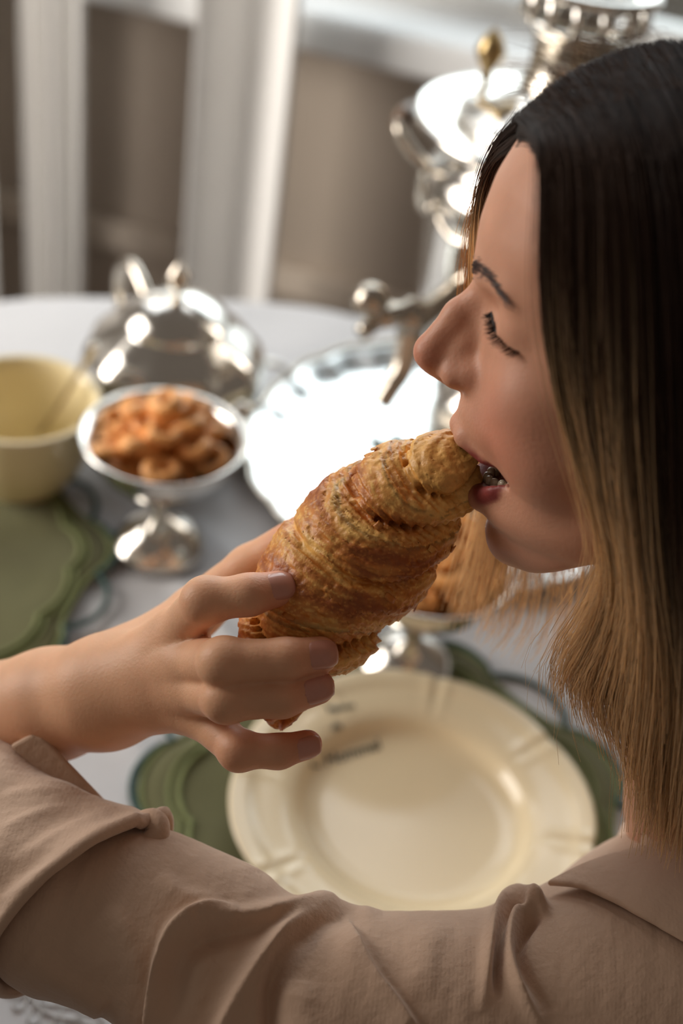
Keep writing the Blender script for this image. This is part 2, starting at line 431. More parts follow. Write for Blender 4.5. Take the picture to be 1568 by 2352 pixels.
# silver goblet bowls
def goblet(px, py, label, R=.068, hh=.115, rz=0):
    c = PH(px, py, TZ + hh)
    root = empty('footed_bowl', (c[0], c[1], TZ + .0015))
    bowl = [(.010, hh - .052), (.03, hh - .046), (.05, hh - .030), (.062, hh - .010), (R - .002, hh - .001), (R, hh + .001), (R - .002, hh + .002), (R - .005, hh + .0005), (R - .0105, hh - .003), (.048, hh - .026), (.03, hh - .038), (.0005, hh - .043)]
    v = lathe(bowl, 72); add('bowl', v[0], v[1], SILVER, root)
    stem = [(.010, hh - .052), (.0075, hh - .058), (.0095, hh - .062), (.006, hh - .066), (.0055, .040), (.008, .036), (.0065, .033)]
    v = lathe(stem, 32); add('stem', v[0], v[1], SILVER_OLD, root)
    foot = [(.0065, .034), (.014, .030), (.026, .023), (.034, .014), (.037, .008), (.0395, .005), (.0395, .001), (.038, 0), (.0005, 0)]
    v = lathe(foot, 64); add('foot', v[0], v[1], SILVER, root)
    tag(root, label, 'bowl', 'silver footed bowls of ring biscuits')
    return c, hh
def biscuits(c, hh, count, label, grp, seed, R=.054):
    rng = random.Random(seed)
    base = None; placed = []
    prot = []
    for kx in range(3):
        maj, mnr = .0108 - .0008 * kx, .0044 + .0004 * kx
        path = [((maj + .0006 * math.sin(2 * a + kx)) * math.cos(a), (maj * (.92 + .04 * kx)) * math.sin(a), .0006 * math.sin(3 * a)) for a in np.linspace(0, 2 * math.pi, 22, endpoint=False)]
        rad = [mnr * (1 + .12 * math.sin(a + kx) + .06 * math.sin(5 * a)) for a in np.linspace(0, 2 * math.pi, 22, endpoint=False)]
        v = tube(path, rad, 10, closed=True)
        ob = add('ring_biscuit', v[0], v[1], BISCUIT); prot.append(ob)
    lay = [(0.0, 1), (.021, 5), (.044, 10)]
    spots = []
    for lz, scale, mx in ((-.026, .62, 99), (-.012, .85, 99), (.0, .98, 99), (.011, .72, 99), (.021, .45, 99), (.029, .2, 99)):
        for rr, nn in lay:
            rr2 = rr * scale * R / .054
            if rr > 0 and rr * scale < .012: continue
            k = max(1, int(nn * scale))
            for j in range(k):
                a = 2 * math.pi * j / k + rng.uniform(0, 6.28 / k) + lz * 50
                spots.append((rr2 * math.cos(a) + rng.uniform(-.002, .002), rr2 * math.sin(a) + rng.uniform(-.002, .002), lz - .16 * rr2 + rng.uniform(-.002, .002)))
    for i, (x, y, z) in enumerate(spots[-count:]):
        src = prot[i % 3]
        o = src if i < 3 else src.copy()
        if i >= 3: COL.objects.link(o)
        o.location = (c[0] + x, c[1] + y, TZ + .004 + hh + z)
        o.rotation_euler = (rng.uniform(-.15, .5), rng.uniform(-.35, .35), rng.uniform(0, 6))
        s = rng.uniform(.88, 1.14); o.scale = (s, s, s)
        tag(o, label, 'biscuit', grp)
c1 = goblet(378, 1005, 'silver footed bowl of ring biscuits standing next to the pale yellow bowl')
biscuits(*c1, 74, 'small golden brown ring biscuit in the footed bowl beside the pale yellow bowl', 'ring biscuits in the bowl at left', 5)
c2 = goblet(985, 1285, 'silver footed bowl of ring biscuits half hidden behind the croissant')
biscuits(*c2, 70, 'small golden brown ring biscuit in the footed bowl behind the croissant', 'ring biscuits in the bowl behind the croissant', 9)

# pale yellow bowl with a spoon
cb = PH(48, 925, TZ + .085)
rb = empty('mixing_bowl', (cb[0], cb[1], TZ + .0045))
v = lathe([(.0005, .004), (.034, .004), (.036, 0), (.038, .0), (.040, .006), (.052, .022), (.0605, .045), (.0645, .070), (.0665, .082), (.0665, .085), (.0645, .0865), (.0615, .085), (.0600, .072), (.055, .048), (.046, .026), (.03, .012), (.0005, .009)], 72)
add('vessel', v[0], v[1], CREAM2, rb)
v = tube([(.0662 * math.cos(a), .0662 * math.sin(a), .0845) for a in np.linspace(0, 2 * np.pi, 72, endpoint=False)], .0021, 8, closed=True)
add('rim', v[0], v[1], CREAM, rb)
tag(rb, 'pale yellow glazed bowl holding a spoon, cut by the left edge', 'bowl')
a_, b_ = PH(92, 995, TZ + .025), PH(222, 792, TZ + .135)
sp = empty('spoon', tuple(a_))
dirn = (b_ - a_)
path = catmull([np.zeros(3), dirn * .35 + np.array([0, 0, -.002]), dirn * .7, dirn], 6)
v = tube(path, np.interp(np.linspace(0, 1, len(path)), [0, .2, .8, 1], [.0024, .002, .003, .0045]), 10)
add('handle', v[0], v[1], SILVER_OLD, sp)
v = sphere((0, 0, 0), .014, 20, 10, (1.35, 1, .35)); V0 = v[0] - dirn / np.linalg.norm(dirn) * .014
add('spoon_bowl', V0, v[1], SILVER_OLD, sp)
tag(sp, 'metal spoon leaning on the inside of the pale yellow bowl', 'spoon')

# silver teapot
ct = PH(400, 830, TZ + .075)
tp = empty('teapot', (ct[0], ct[1], TZ + .003), rz=-.95); tp.scale = (1.06, 1.06, 1.06)
def flute(V, t):
    r = np.hypot(V[..., 0], V[..., 1]); k = np.clip((V[..., 2] - .02) / .02, 0, 1) * np.clip((.115 - V[..., 2]) / .02, 0, 1)
    s = 1 + .02 * k * np.cos(t * 10); V[..., 0] *= s; V[..., 1] *= s; return V
v = lathe([(.0005, 0), (.045, 0), (.047, .004), (.042, .01), (.046, .016), (.066, .032), (.078, .052), (.080, .068), (.074, .084), (.060, .098), (.046, .106), (.043, .109), (.046, .112), (.042, .113)], 80, warp=flute)
add('body', v[0], v[1], SILVER, tp)
v = lathe([(.045, .112), (.042, .117), (.03, .126), (.015, .132), (.006, .134), (.0005, .135)], 48); ld = add('lid', v[0], v[1], SILVER, tp)
v = lathe([(.004, .133), (.0035, .139), (.009, .145), (.010, .151), (.006, .158), (.0005, .164)], 24); add('finial', v[0], v[1], SILVER_OLD, ld)
sp_path = catmull([(.062, 0, .045), (.10, 0, .05), (.112, 0, .068), (.120, 0, .090), (.130, 0, .100)], 6)
v = tube(sp_path, np.linspace(.019, .0075, len(sp_path)), 16); add('spout', v[0], v[1], SILVER, tp)
hp = catmull([(-.058, 0, .098), (-.095, 0, .112), (-.122, 0, .09), (-.118, 0, .058), (-.09, 0, .036), (-.07, 0, .036)], 7)
v = tube(hp, .0055, 10); add('handle', v[0], v[1], SILVER_OLD, tp)
tag(tp, 'bulbous silver teapot with pointed lid finial near the far table edge', 'teapot')
# silver tray under the samovar spout
tc_ = np.array([.09, 1.03, 0])
tr = empty('serving_tray', (tc_[0], tc_[1], TZ + .002), rz=WALL_ANG - .12)
def rounded(w, d, rr, n=10, wav=0.):
    out = []
    for (cx_, cy_, a0) in ((w - rr, d - rr, 0), (-w + rr, d - rr, 90), (-w + rr, -d + rr, 180), (w - rr, -d + rr, 270)):
        for k in range(n + 1):
            a = math.radians(a0 + 90 * k / n); out.append((cx_ + rr * math.cos(a), cy_ + rr * math.sin(a)))
    out = np.array(out); nxt = np.roll(out, -1, 0); res = []
    for p, q in zip(out, nxt):
        L = np.hypot(*(q - p)); k = max(1, int(L / .006))
        for s in range(k): res.append(p + (q - p) * s / k)
    res = np.array(res)
    if wav:
        s = np.cumsum(np.hypot(*(np.roll(res, -1, 0) - res).T)); nrm = res / np.linalg.norm(res, axis=1)[:, None]
        res = res + nrm * (wav * np.abs(np.sin(s * math.pi / .055)))[:, None]
    return res
TW, TD = .183, .188
lv = [(.0, .002), (.5, .002), (.80, .002), (.86, .0035), (.90, .0085), (.96, .0115), (1.0, .013), (1.0, .0115), (.96, .0095), (.9, .0065), (.86, .0012), (.8, 0), (0, 0)]
ol = rounded(TW, TD, .165, wav=.005); N = len(ol)
V = [(x * s, y * s, z) for s, z in lv for x, y in ol]; Fc = []
for r in range(len(lv) - 1):
    for i in range(N):
        j = (i + 1) % N; Fc.append((r * N + i, r * N + j, (r + 1) * N + j, (r + 1) * N + i))
add('tray_plate', V, Fc, TRAYM, tr)
v = tube([(x, y, .0128) for x, y in ol[::2]], .0028, 8, closed=True); add('gadroon_rim', v[0], v[1], SILVER_OLD, tr)
for sgn in (-1, 1):
    v = tube(catmull([(sgn * TW * .98, -.035, .013), (sgn * TW * 1.12, -.028, .022), (sgn * TW * 1.15, 0, .025), (sgn * TW * 1.12, .028, .022), (sgn * TW * .98, .035, .013)], 6), .004, 8)
    add('handle', v[0], v[1], SILVER, tr)
tag(tr, 'large shiny round silver tray with wavy rim under the samovar', 'tray')

# samovar
cs = PH(1285, 290, TZ + .32)
sv = empty('samovar', (cs[0], cs[1], TZ + .0045))
def sflute(V, t):
    k = np.clip((V[..., 2] - .09) / .03, 0, 1) * np.clip((.245 - V[..., 2]) / .02, 0, 1)
    s = 1 + .016 * k * np.abs(np.sin(t * 11)); V[..., 0] *= s; V[..., 1] *= s; return V
for sx in (-1, 1):
    for sy in (-1, 1):
        v = sphere((sx * .048, sy * .048, .009), .011, 14, 8, (1, 1, .8)); add('foot', v[0], v[1], SILVER_OLD, sv)
v = box(-.060, .060, -.060, .060, .015, .03); add('base_plate', v[0], v[1], SILVER_OLD, sv, smooth=False, autos=.005)
v = lathe([(.06, .03), (.062, .036), (.045, .046), (.038, .058), (.046, .068)], 64); add('stem', v[0], v[1], SILVER, sv)
v = lathe([(.040, .066), (.06, .074), (.078, .09), (.088, .115), (.093, .16), (.0975, .21), (.101, .245), (.106, .258), (.104, .268), (.094, .276), (.088, .285), (.092, .294)], 132, warp=sflute); add('body', v[0], v[1], SILVER, sv)
v = lathe([(.090, .292), (.100, .298), (.118, .306), (.124, .311), (.125, .315), (.121, .3175), (.10, .3155), (.085, .311)], 96); add('collar_ring', v[0], v[1], SILVER, sv)
v = lathe([(.086, .311), (.089, .318), (.086, .322), (.07, .329), (.052, .338), (.042, .344), (.040, .345)], 80); lid = add('lid', v[0], v[1], SILVER, sv)
for sgn in (-1, 1):
    a = WALL_ANG + (math.pi if sgn < 0 else 0) + .25
    ox, oy = .070 * math.cos(a), .070 * math.sin(a)
    v = lathe([(.004, .328), (.0035, .345), (.006, .349), (.004, .353), (.010, .362), (.013, .370), (.009, .380), (.0035, .386), (.0005, .389)], 8); add('lid_knob', v[0] + np.array([ox, oy, 0]), v[1], mat('brass_knob', (.45, .33, .16), .3, 1.) if sgn < 0 else bpy.data.materials['brass_knob'], lid)
v = lathe([(.041, .340), (.041, .352), (.037, .36), (.037, .385), (.041, .392), (.044, .398), (.041, .398), (.034, .388), (.034, .35)], 56); ch = add('chimney', v[0], v[1], SILVER_OLD, sv)
v = lathe([(.042, .396), (.048, .402), (.052, .406), (.050, .4075), (.044, .402), (.04, .398)], 56); add('crown_base', v[0], v[1], SILVER, ch)
for k in range(14):
    a = 2 * math.pi * k / 14
    g = [tube([(0, 0, 0), (0, 0, .012), (0, 0, .024)], [.0052, .0042, .0060], 8)]
    V0, F0 = g[0]; add('crown_post', V0 + np.array([.049 * math.cos(a), .049 * math.sin(a), .405]), F0, SILVER, ch)
v = lathe([(.046, .428), (.055, .428), (.0575, .431), (.055, .435), (.047, .435)], 64, closed=True); add('crown_ring', v[0], v[1], SILVER, ch)
for sgn in (-1, 1):
    a = WALL_ANG + (math.pi if sgn < 0 else 0)
    e = np.array([math.cos(a), math.sin(a), 0]); f = np.array([-e[1], e[0], 0])
    hp = catmull([e * .098 + f * .03 + np.array([0, 0, .262]), e * .118 + f * .03 + np.array([0, 0, .276]), e * .134 + f * .022 + np.array([0, 0, .292]), e * .134 - f * .022 + np.array([0, 0, .292]), e * .118 - f * .03 + np.array([0, 0, .276]), e * .098 - f * .03 + np.array([0, 0, .262])], 6)
    v = tube(hp, .0055, 10); h_ = add('handle', v[0], v[1], SILVER_OLD, sv)
    v = tube([e * .134 + f * .022 + np.array([0, 0, .292]), e * .135 + np.array([0, 0, .293]), e * .134 - f * .022 + np.array([0, 0, .292])], [.007, .0092, .007], 12); add('grip', v[0], v[1], WOOD, h_)
# embossed swags round the shoulder
for k in range(10):
    a = 2 * math.pi * k / 10 + .2
    pts = [(.1075 * math.cos(a + d), .1075 * math.sin(a + d), .25 - .016 * math.cos(d * 5) ) for d in np.linspace(-.28, .28, 9)]
    v = tube(pts, .0042, 8); add('swag', v[0], v[1], SILVER_OLD, sv)
# tap: pipe from the body, key with ball knob, spout
bl = np.array([cs[0], cs[1], TZ + .0045])
k0 = P(852, 690, 1.03) - bl; s0 = P(872, 930, 1.075) - bl; j0 = P(945, 745, 1.06) - bl
towards = j0.copy(); towards[2] = 0; towards /= np.linalg.norm(towards)
p0 = towards * .085; p0[2] = j0[2] + .006
v = tube(catmull([p0, (p0 + j0) / 2 + np.array([0, 0, .004]), j0], 6), .0105, 14); tap = add('tap', v[0], v[1], SILVER_OLD, sv)
v = tube(catmull([j0, j0 + (s0 - j0) * .35 + np.array([.004, 0, -.012]), j0 + (s0 - j0) * .7 + np.array([.002, 0, -.006]), s0], 6), np.linspace(.010, .0085, 19), 14); add('tap_spout', v[0], v[1], SILVER_OLD, tap)
v = tube([j0 - np.array([0, 0, .012]), j0 + np.array([0, 0, .02])], [.012, .0095], 14); add('tap_barrel', v[0], v[1], SILVER_OLD, tap)
kk = P(895, 735, 1.045) - bl
v = tube(catmull([j0 + np.array([0, 0, .018]), kk + np.array([0, 0, .004]), P(860, 745, 1.04) - bl, P(828, 765, 1.035) - bl], 5), [.007] * 4 + [.009] * 4 + [.006] * 4 + [.007] * 4, 10); add('tap_key', v[0], v[1], SILVER_OLD, tap)
v = tube(catmull([P(910, 705, 1.05) - bl, P(880, 730, 1.045) - bl, P(850, 735, 1.04) - bl], 5), .0065, 10); add('key_scroll', v[0], v[1], SILVER_OLD, tap)
v = sphere(k0, .0145, 18, 12); add('key_knob', v[0], v[1], SILVER_OLD, tap)
v = tube([k0, P(868, 740, 1.04) - bl], [.006, .005], 10); add('key_pin', v[0], v[1], SILVER_OLD, tap)
tag(sv, 'tall silver samovar with crowned chimney standing behind the tray', 'samovar')

# a cream cup with a green leaf seen past the croissant
ccup = np.array([.072, .968, 0])
cu_ = empty('cup', (ccup[0], ccup[1], TZ + .0045))
v = lathe([(.0005, .0), (.014, 0), (.016, .003), (.024, .014), (.028, .03), (.029, .042), (.0275, .042), (.0265, .03), (.022, .015), (.0005, .005)], 48); add('vessel', v[0], v[1], CREAM, cu_)
v = tube(catmull([(.027, 0, .034), (.042, 0, .034), (.044, 0, .02), (.025, 0, .014)], 6), .0028, 8); add('handle', v[0], v[1], CREAM, cu_)
tag(cu_, 'small cream cup on the tray behind the upper lip', 'cup')
LEAF = mat('leaf_green', (.05, .10, .04), .5, noise=.2, nscale=60)
lf = PH(905, 1042, TZ + .03)
root = empty('leaf_sprig', tuple(np.array([lf[0], lf[1], TZ + .006])))
for k, (ang, ln) in enumerate(((.3, .03), (1.5, .028), (2.7, .03), (-.8, .026))):
    V, Fc = [], []
    for i in range(9):
        t = i / 8; w = .009 * math.sin(math.pi * t) ** .8 + .0003
        for s, dz in ((-1, .003), (0, 0), (1, .003)):
            x, y = ln * t, s * w
            V.append((x * math.cos(ang) - y * math.sin(ang), x * math.sin(ang) + y * math.cos(ang), .002 + .024 * math.sin(t * 1.9) + dz))
    for i in range(8):
        for s in range(2): q = i * 3 + s; Fc.append((q, q + 3, q + 4, q + 1))
    lo = add('leaf', V, Fc, LEAF, root); m_ = lo.modifiers.new('thick', 'SOLIDIFY'); m_.thickness = .0006
tag(root, 'dark green leaf sprig on the tray just behind the croissant', 'leaf sprig')
# ------------------------------------------------------------------ smooth organic shapes from distance fields
class Grid:
    def __init__(s, lo, hi, h):
        s.lo = np.asarray(lo, float); s.h = h
        s.n = np.ceil((np.asarray(hi, float) - s.lo) / h).astype(int) + 1
        ax = [(s.lo[i] + h * np.arange(s.n[i])).astype(np.float32) for i in range(3)]
        s.X, s.Y, s.Z = ax[0][:, None, None], ax[1][None, :, None], ax[2][None, None, :]
    def cone(s, a, b, ra, rb):
        a = np.asarray(a, float); d = np.asarray(b, float) - a; L2 = float(d @ d) + 1e-12
        px, py, pz = s.X - np.float32(a[0]), s.Y - np.float32(a[1]), s.Z - np.float32(a[2])
        t = np.clip((px * np.float32(d[0]) + py * np.float32(d[1]) + pz * np.float32(d[2])) / np.float32(L2), 0, 1)
        return np.sqrt((px - t * np.float32(d[0])) ** 2 + (py - t * np.float32(d[1])) ** 2 + (pz - t * np.float32(d[2])) ** 2) - (np.float32(ra) + t * np.float32(rb - ra))
    def chain(s, pts, rad, k=0.):
        f = None
        for i in range(len(pts) - 1):
            g = s.cone(pts[i], pts[i + 1], rad[i], rad[i + 1]); f = g if f is None else smin(f, g, k)
        return f
    def ell(s, c, r):
        q = np.sqrt(((s.X - np.float32(c[0])) / np.float32(r[0])) ** 2 + ((s.Y - np.float32(c[1])) / np.float32(r[1])) ** 2 + ((s.Z - np.float32(c[2])) / np.float32(r[2])) ** 2)
        return (q - 1) * np.float32(min(r))
def smin(a, b, k):
    if k <= 0: return np.minimum(a, b)
    h = np.maximum(k - np.abs(a - b), 0) / np.float32(k)
    return np.minimum(a, b) - h * h * np.float32(k * .25)
def smax(a, b, k): return -smin(-a, -b, k)
def nets(g, f):
    s = f < 0
    nx, ny, nz = f.shape
    c = lambda dx, dy, dz: (slice(dx, nx - 1 + dx), slice(dy, ny - 1 + dy), slice(dz, nz - 1 + dz))
    cnt = np.zeros((nx - 1, ny - 1, nz - 1), np.int8)
    for dx in (0, 1):
        for dy in (0, 1):
            for dz in (0, 1): cnt += s[c(dx, dy, dz)]
    act = (cnt > 0) & (cnt < 8)
    I, J, K = np.nonzero(act)
    idx = np.full(act.shape, -1, np.int32); idx[I, J, K] = np.arange(len(I))
    acc = np.zeros((len(I), 3)); num = np.zeros(len(I))
    cor = [(a, b, d) for a in (0, 1) for b in (0, 1) for d in (0, 1)]
    val = {q: f[I + q[0], J + q[1], K + q[2]].astype(float) for q in cor}
    for q in cor:
        for ax in range(3):
            if q[ax]: continue
            r = list(q); r[ax] = 1; r = tuple(r)
            v0, v1 = val[q], val[r]; m = (v0 < 0) != (v1 < 0)
            t = np.where(m, v0 / (v0 - v1 + 1e-20), 0)
            p = np.zeros((len(I), 3)); p += q; p[:, ax] += t
            acc[m] += p[m]; num[m] += 1
    V = (np.stack([I, J, K], 1) + acc / num[:, None]) * g.h + g.lo
    F = []
    for ax in range(3):
        sl0 = [slice(None)] * 3; sl1 = [slice(None)] * 3; sl0[ax] = slice(0, -1); sl1[ax] = slice(1, None)
        a, b = s[tuple(sl0)], s[tuple(sl1)]; d = a != b
        o1, o2 = (ax + 1) % 3, (ax + 2) % 3
        E = np.stack(np.nonzero(d), 1)
        ok = (E[:, o1] > 0) & (E[:, o2] > 0) & (E[:, o1] < f.shape[o1] - 1) & (E[:, o2] < f.shape[o2] - 1)
        E = E[ok]; inside = a[E[:, 0], E[:, 1], E[:, 2]]
        def cell(d1, d2):
            q = E.copy(); q[:, o1] -= d1; q[:, o2] -= d2; return idx[q[:, 0], q[:, 1], q[:, 2]]
        Q = np.stack([cell(1, 1), cell(0, 1), cell(0, 0), cell(1, 0)], 1)
        Q[~inside] = Q[~inside][:, ::-1]
        F.append(Q)
    return V, np.concatenate(F)
def relax(V, F, it=3, lam=.5, mu=-.52):
    E = np.concatenate([F[:, [0, 1]], F[:, [1, 2]], F[:, [2, 3]], F[:, [3, 0]]])
    n = len(V); a, b = E[:, 0], E[:, 1]; deg = np.bincount(a, minlength=n).astype(float) + np.bincount(b, minlength=n)
    for k in range(it):
        for w in (lam, mu):
            S = np.stack([np.bincount(a, V[b, i], n) + np.bincount(b, V[a, i], n) for i in range(3)], 1) / np.maximum(deg, 1)[:, None]
            V = V + w * (S - V)
    return V
def normals(V, F):
    N = np.cross(V[F[:, 2]] - V[F[:, 0]], V[F[:, 3]] - V[F[:, 1]])
    out = np.stack([sum(np.bincount(F[:, k], N[:, i], len(V)) for k in range(4)) for i in range(3)], 1)
    return out / (np.linalg.norm(out, axis=1)[:, None] + 1e-20)
def noise3(p, freq, seed=0, oct=3):
    rng = np.random.default_rng(seed); out = 0; amp = 1.; tot = 0
    for o in range(oct):
        for k in range(5):
            d = rng.normal(size=3); d /= np.linalg.norm(d); ph = rng.uniform(0, 6.28)
            out = out + amp * np.sin((p @ d) * freq * rng.uniform(.7, 1.4) + ph + 1.3 * np.sin((p @ rng.normal(size=3)) * freq * .6))
        tot += amp * 2.2; freq *= 2.1; amp *= .5
    return out / tot
def lin(r, g, b):
    f = lambda c: (c / 255 / 12.92) if c / 255 <= .04045 else ((c / 255 + .055) / 1.055) ** 2.4
    return np.array([f(r), f(g), f(b)])

SKIN = mat('skin', (.6, .32, .22), .48, attr=True, noise=.06, nscale=60, bump=.12, bscale=700, sss=.25, spec=.35)
NAIL = mat('nail', (.60, .28, .21), .3, noise=.04, nscale=200, coat=.4)

# ------------------------------------------------------------------ croissant
cl_px = [(1056, 1054, .550, 36), (1042, 1064, .551, 56), (1014, 1088, .554, 84), (985, 1112, .558, 102), (900, 1182, .566, 142), (850, 1242, .570, 158), (800, 1302, .572, 164), (735, 1382, .571, 156), (690, 1455, .569, 126), (662, 1520, .569, 93), (645, 1580, .570, 60), (637, 1630, .572, 30), (637, 1648, .573, 15)]
cl = catmull([list(P(x, y, z)) + [r * z / FPX] for x, y, z, r in cl_px], 7)
CRP, CRR = cl[:, :3], cl[:, 3]
seg = np.linalg.norm(np.diff(CRP, axis=0), axis=1); S_ = np.concatenate([[0], np.cumsum(seg)])
g = Grid(CRP.min(0) - .036, CRP.max(0) + .036, .0009)
best = None
for i in range(len(CRP) - 1):
    a, d = CRP[i], CRP[i + 1] - CRP[i]; L2 = float(d @ d)
    px, py, pz = g.X - np.float32(a[0]), g.Y - np.float32(a[1]), g.Z - np.float32(a[2])
    t = np.clip((px * np.float32(d[0]) + py * np.float32(d[1]) + pz * np.float32(d[2])) / np.float32(L2), 0, 1)
    q = np.sqrt((px - t * np.float32(d[0])) ** 2 + (py - t * np.float32(d[1])) ** 2 + (pz - t * np.float32(d[2])) ** 2)
    r = (CRR[i] + t * np.float32(CRR[i + 1] - CRR[i])).astype(np.float32)
    m = q / r if False else q - r
    ss = (S_[i] + t * np.float32(seg[i])).astype(np.float32)
    if best is None: best, bs, bq = m, ss, q
    else:
        w = m < best; best = np.where(w, m, best); bs = np.where(w, ss, bs); bq = np.where(w, q, bq)
# angle round the centre line, measured from the side that faces the picture's lower right
tang = np.gradient(CRP, axis=0); tang /= np.linalg.norm(tang, axis=1)[:, None]
e1 = np.cross(tang, CD); e1 /= np.linalg.norm(e1, axis=1)[:, None]; e2 = np.cross(e1, tang)
def interp_s(arr): return np.stack([np.interp(bs.ravel(), S_, arr[:, k]).reshape(bs.shape).astype(np.float32) for k in range(3)])
near = np.abs(best) < .008
pts = np.stack(np.broadcast_arrays(g.X, g.Y, g.Z), -1)[near]; sN = bs[near]
cN = np.stack([np.interp(sN, S_, CRP[:, k]) for k in range(3)], 1)
a1 = np.stack([np.interp(sN, S_, e1[:, k]) for k in range(3)], 1); a2 = np.stack([np.interp(sN, S_, e2[:, k]) for k in range(3)], 1)
dv = pts - cN; phi = np.arctan2((dv * a2).sum(1), (dv * a1).sum(1))
def croi(sv, ph, pt):
    """layer step, groove and fine flake relief: returns (radius change, browning 0..1)"""
    wv = .0035 * noise3(pt, 70, 3, 2)
    sk = sv + .010 * np.sin(ph + .9) + .004 * np.sin(2 * ph + 2.) + wv
    edges = np.array([-.02, .012, .033, .063, .094, .116, .136, .175])
    k = np.clip(np.searchsorted(edges, sk) - 1, 0, len(edges) - 2)
    u = (sk - edges[k]) / (edges[k + 1] - edges[k])
    mid = np.where(edges[k] < .05, u, 1 - u)                      # wraps step down towards both horns
    prof = .0058 * np.clip(mid, 0, 1) ** .7 + .0026 * np.sin(np.pi * u) - .0030 * np.exp(-(np.minimum(u, 1 - u) / .075) ** 2)
    lay = np.sin(u * 26 + 3.2 * noise3(pt, 110, 8, 2) + k)         # edges of thin flaky sheets
    cyl = np.stack([sk * 1000 * .55, 2.1 * np.cos(ph), 2.1 * np.sin(ph)], -1)      # creases run round the roll
    cr1 = noise3(cyl, 1.5, 5, 2); cr2 = noise3(cyl * np.array([1.8, 1, 1]), 2.2, 15, 2)
    fl = .00030 * np.sign(lay) * np.abs(lay) ** .5 + .00050 * cr1
    wrk = .0007 * (1 - np.minimum(1, np.abs(cr2) * 4)) + .0003 * np.abs(noise3(pt, 420, 11, 2))
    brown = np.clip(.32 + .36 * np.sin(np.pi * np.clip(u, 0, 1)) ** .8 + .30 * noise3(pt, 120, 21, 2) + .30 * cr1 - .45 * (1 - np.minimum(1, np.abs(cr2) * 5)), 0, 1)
    brown = brown * np.clip((sv - .004) / .03, .25, 1)
    return prof + fl - wrk - .0032, brown
dr, _ = croi(sN, phi, pts)
f = best.copy(); f[near] -= dr.astype(np.float32)
V, F = nets(g, f)
V = relax(V, F, 1)
i0 = np.argmin(((V[:, None, ::1] - CRP[None, ::2]) ** 2).sum(-1), 1) * 2
sV = S_[i0]; dv = V - CRP[i0]
t_ = (dv * tang[i0]).sum(1); sV = sV + t_
phV = np.arctan2((dv * e2[i0]).sum(1), (dv * e1[i0]).sum(1))
drV, br = croi(sV, phV, V)
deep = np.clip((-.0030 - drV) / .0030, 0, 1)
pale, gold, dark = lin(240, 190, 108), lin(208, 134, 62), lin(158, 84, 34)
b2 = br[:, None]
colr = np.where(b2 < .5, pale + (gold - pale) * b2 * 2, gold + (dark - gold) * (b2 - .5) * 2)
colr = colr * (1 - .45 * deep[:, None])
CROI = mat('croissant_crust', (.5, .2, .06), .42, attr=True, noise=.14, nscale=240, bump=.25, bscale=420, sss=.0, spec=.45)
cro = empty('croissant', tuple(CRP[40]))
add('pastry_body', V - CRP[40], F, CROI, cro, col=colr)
# loose flakes lifting off the crust along the seams
rng = random.Random(12)
for k in range(30):
    i = rng.randrange(len(V)); nV = None
    p0 = V[i]; dvv = p0 - CRP[i0[i]]; nn = dvv / np.linalg.norm(dvv); tt = tang[i0[i]]
    if sV[i] < .012: continue
    bb = np.cross(nn, tt); L, Wd = rng.uniform(.003, .008), rng.uniform(.0010, .0022)
    fv = []
    for a in range(5):
        for b in range(4):
            uu, ww = a / 4 - .5, b / 3 - .5
            ww2 = ww * (1 - .5 * abs(uu)) + rng.uniform(-.08, .08)
            fv.append(p0 - CRP[40] + bb * uu * L + tt * ww2 * Wd * 2 - nn * (uu * uu * L * .35) + nn * (.0004 + .0011 * (ww + .5)))
    ff = [(a * 4 + b, a * 4 + b + 1, a * 4 + b + 5, a * 4 + b + 4) for a in range(4) for b in range(3)]
    cc = np.tile((gold * .6 + pale * .4 if rng.random() < .5 else gold * .7 + dark * .3), (20, 1))
    fo = add('flake', fv, ff, CROI, cro, col=cc); md = fo.modifiers.new('thick', 'SOLIDIFY'); md.thickness = .00035
tag(cro, 'large golden brown flaky croissant held to the mouth', 'croissant')

# ------------------------------------------------------------------ second person: the arm reaching in from the left
def hp(x, y, z): return P(x, y, z)
WR = hp(235, 1592, .607)
joints = dict(
    index=[hp(405, 1462, .574), hp(472, 1380, .541), hp(572, 1366, .539), hp(640, 1352, .545)],
    middle=[hp(425, 1520, .566), hp(514, 1521, .531), hp(655, 1514, .533), hp(735, 1504, .541)],
    ring=[hp(435, 1578, .566), hp(520, 1606, .534), hp(648, 1602, .536), hp(728, 1578, .543)],
    little=[hp(450, 1630, .572), hp(548, 1724, .549), hp(640, 1726, .549), hp(706, 1710, .554)])
rads = dict(index=[.0110, .0094, .0084, .0076], middle=[.0112, .0096, .0084, .0077], ring=[.0108, .0092, .0081, .0074], little=[.0100, .0080, .0070, .0063])
thumb = [hp(330, 1500, .618), hp(450, 1405, .628), hp(575, 1305, .628), hp(690, 1225, .618)]
FA = [hp(-620, 1800, .755), hp(-330, 1722, .705), hp(-80, 1665, .655), hp(120, 1618, .625)]
lo = np.min(np.stack([FA[1]] + [q for v in joints.values() for q in v] + thumb), 0) - .045
hi = np.max(np.stack([FA[1]] + [q for v in joints.values() for q in v] + thumb), 0) + .045
g = Grid(lo, hi, .00125)
palm = g.chain([FA[0], FA[1], FA[2], FA[3], WR], [.040, .0335, .0285, .0255, .0235], .01)
wr2 = WR + (hp(420, 1545, .575) - WR) * .35
pm = None
for nme, r0 in (('index', .0150), ('middle', .0150), ('ring', .0142), ('little', .0130)):
    c_ = g.cone(WR + (joints[nme][0] - WR) * .12, joints[nme][0], .0185, r0 - .0035); pm = c_ if pm is None else smin(pm, c_, .010)
palm = smin(palm, pm, .016)
th = g.chain(thumb, [.0150, .0125, .0110, .0088], .004)
heel = g.cone(WR, hp(450, 1420, .612), .017, .0105)
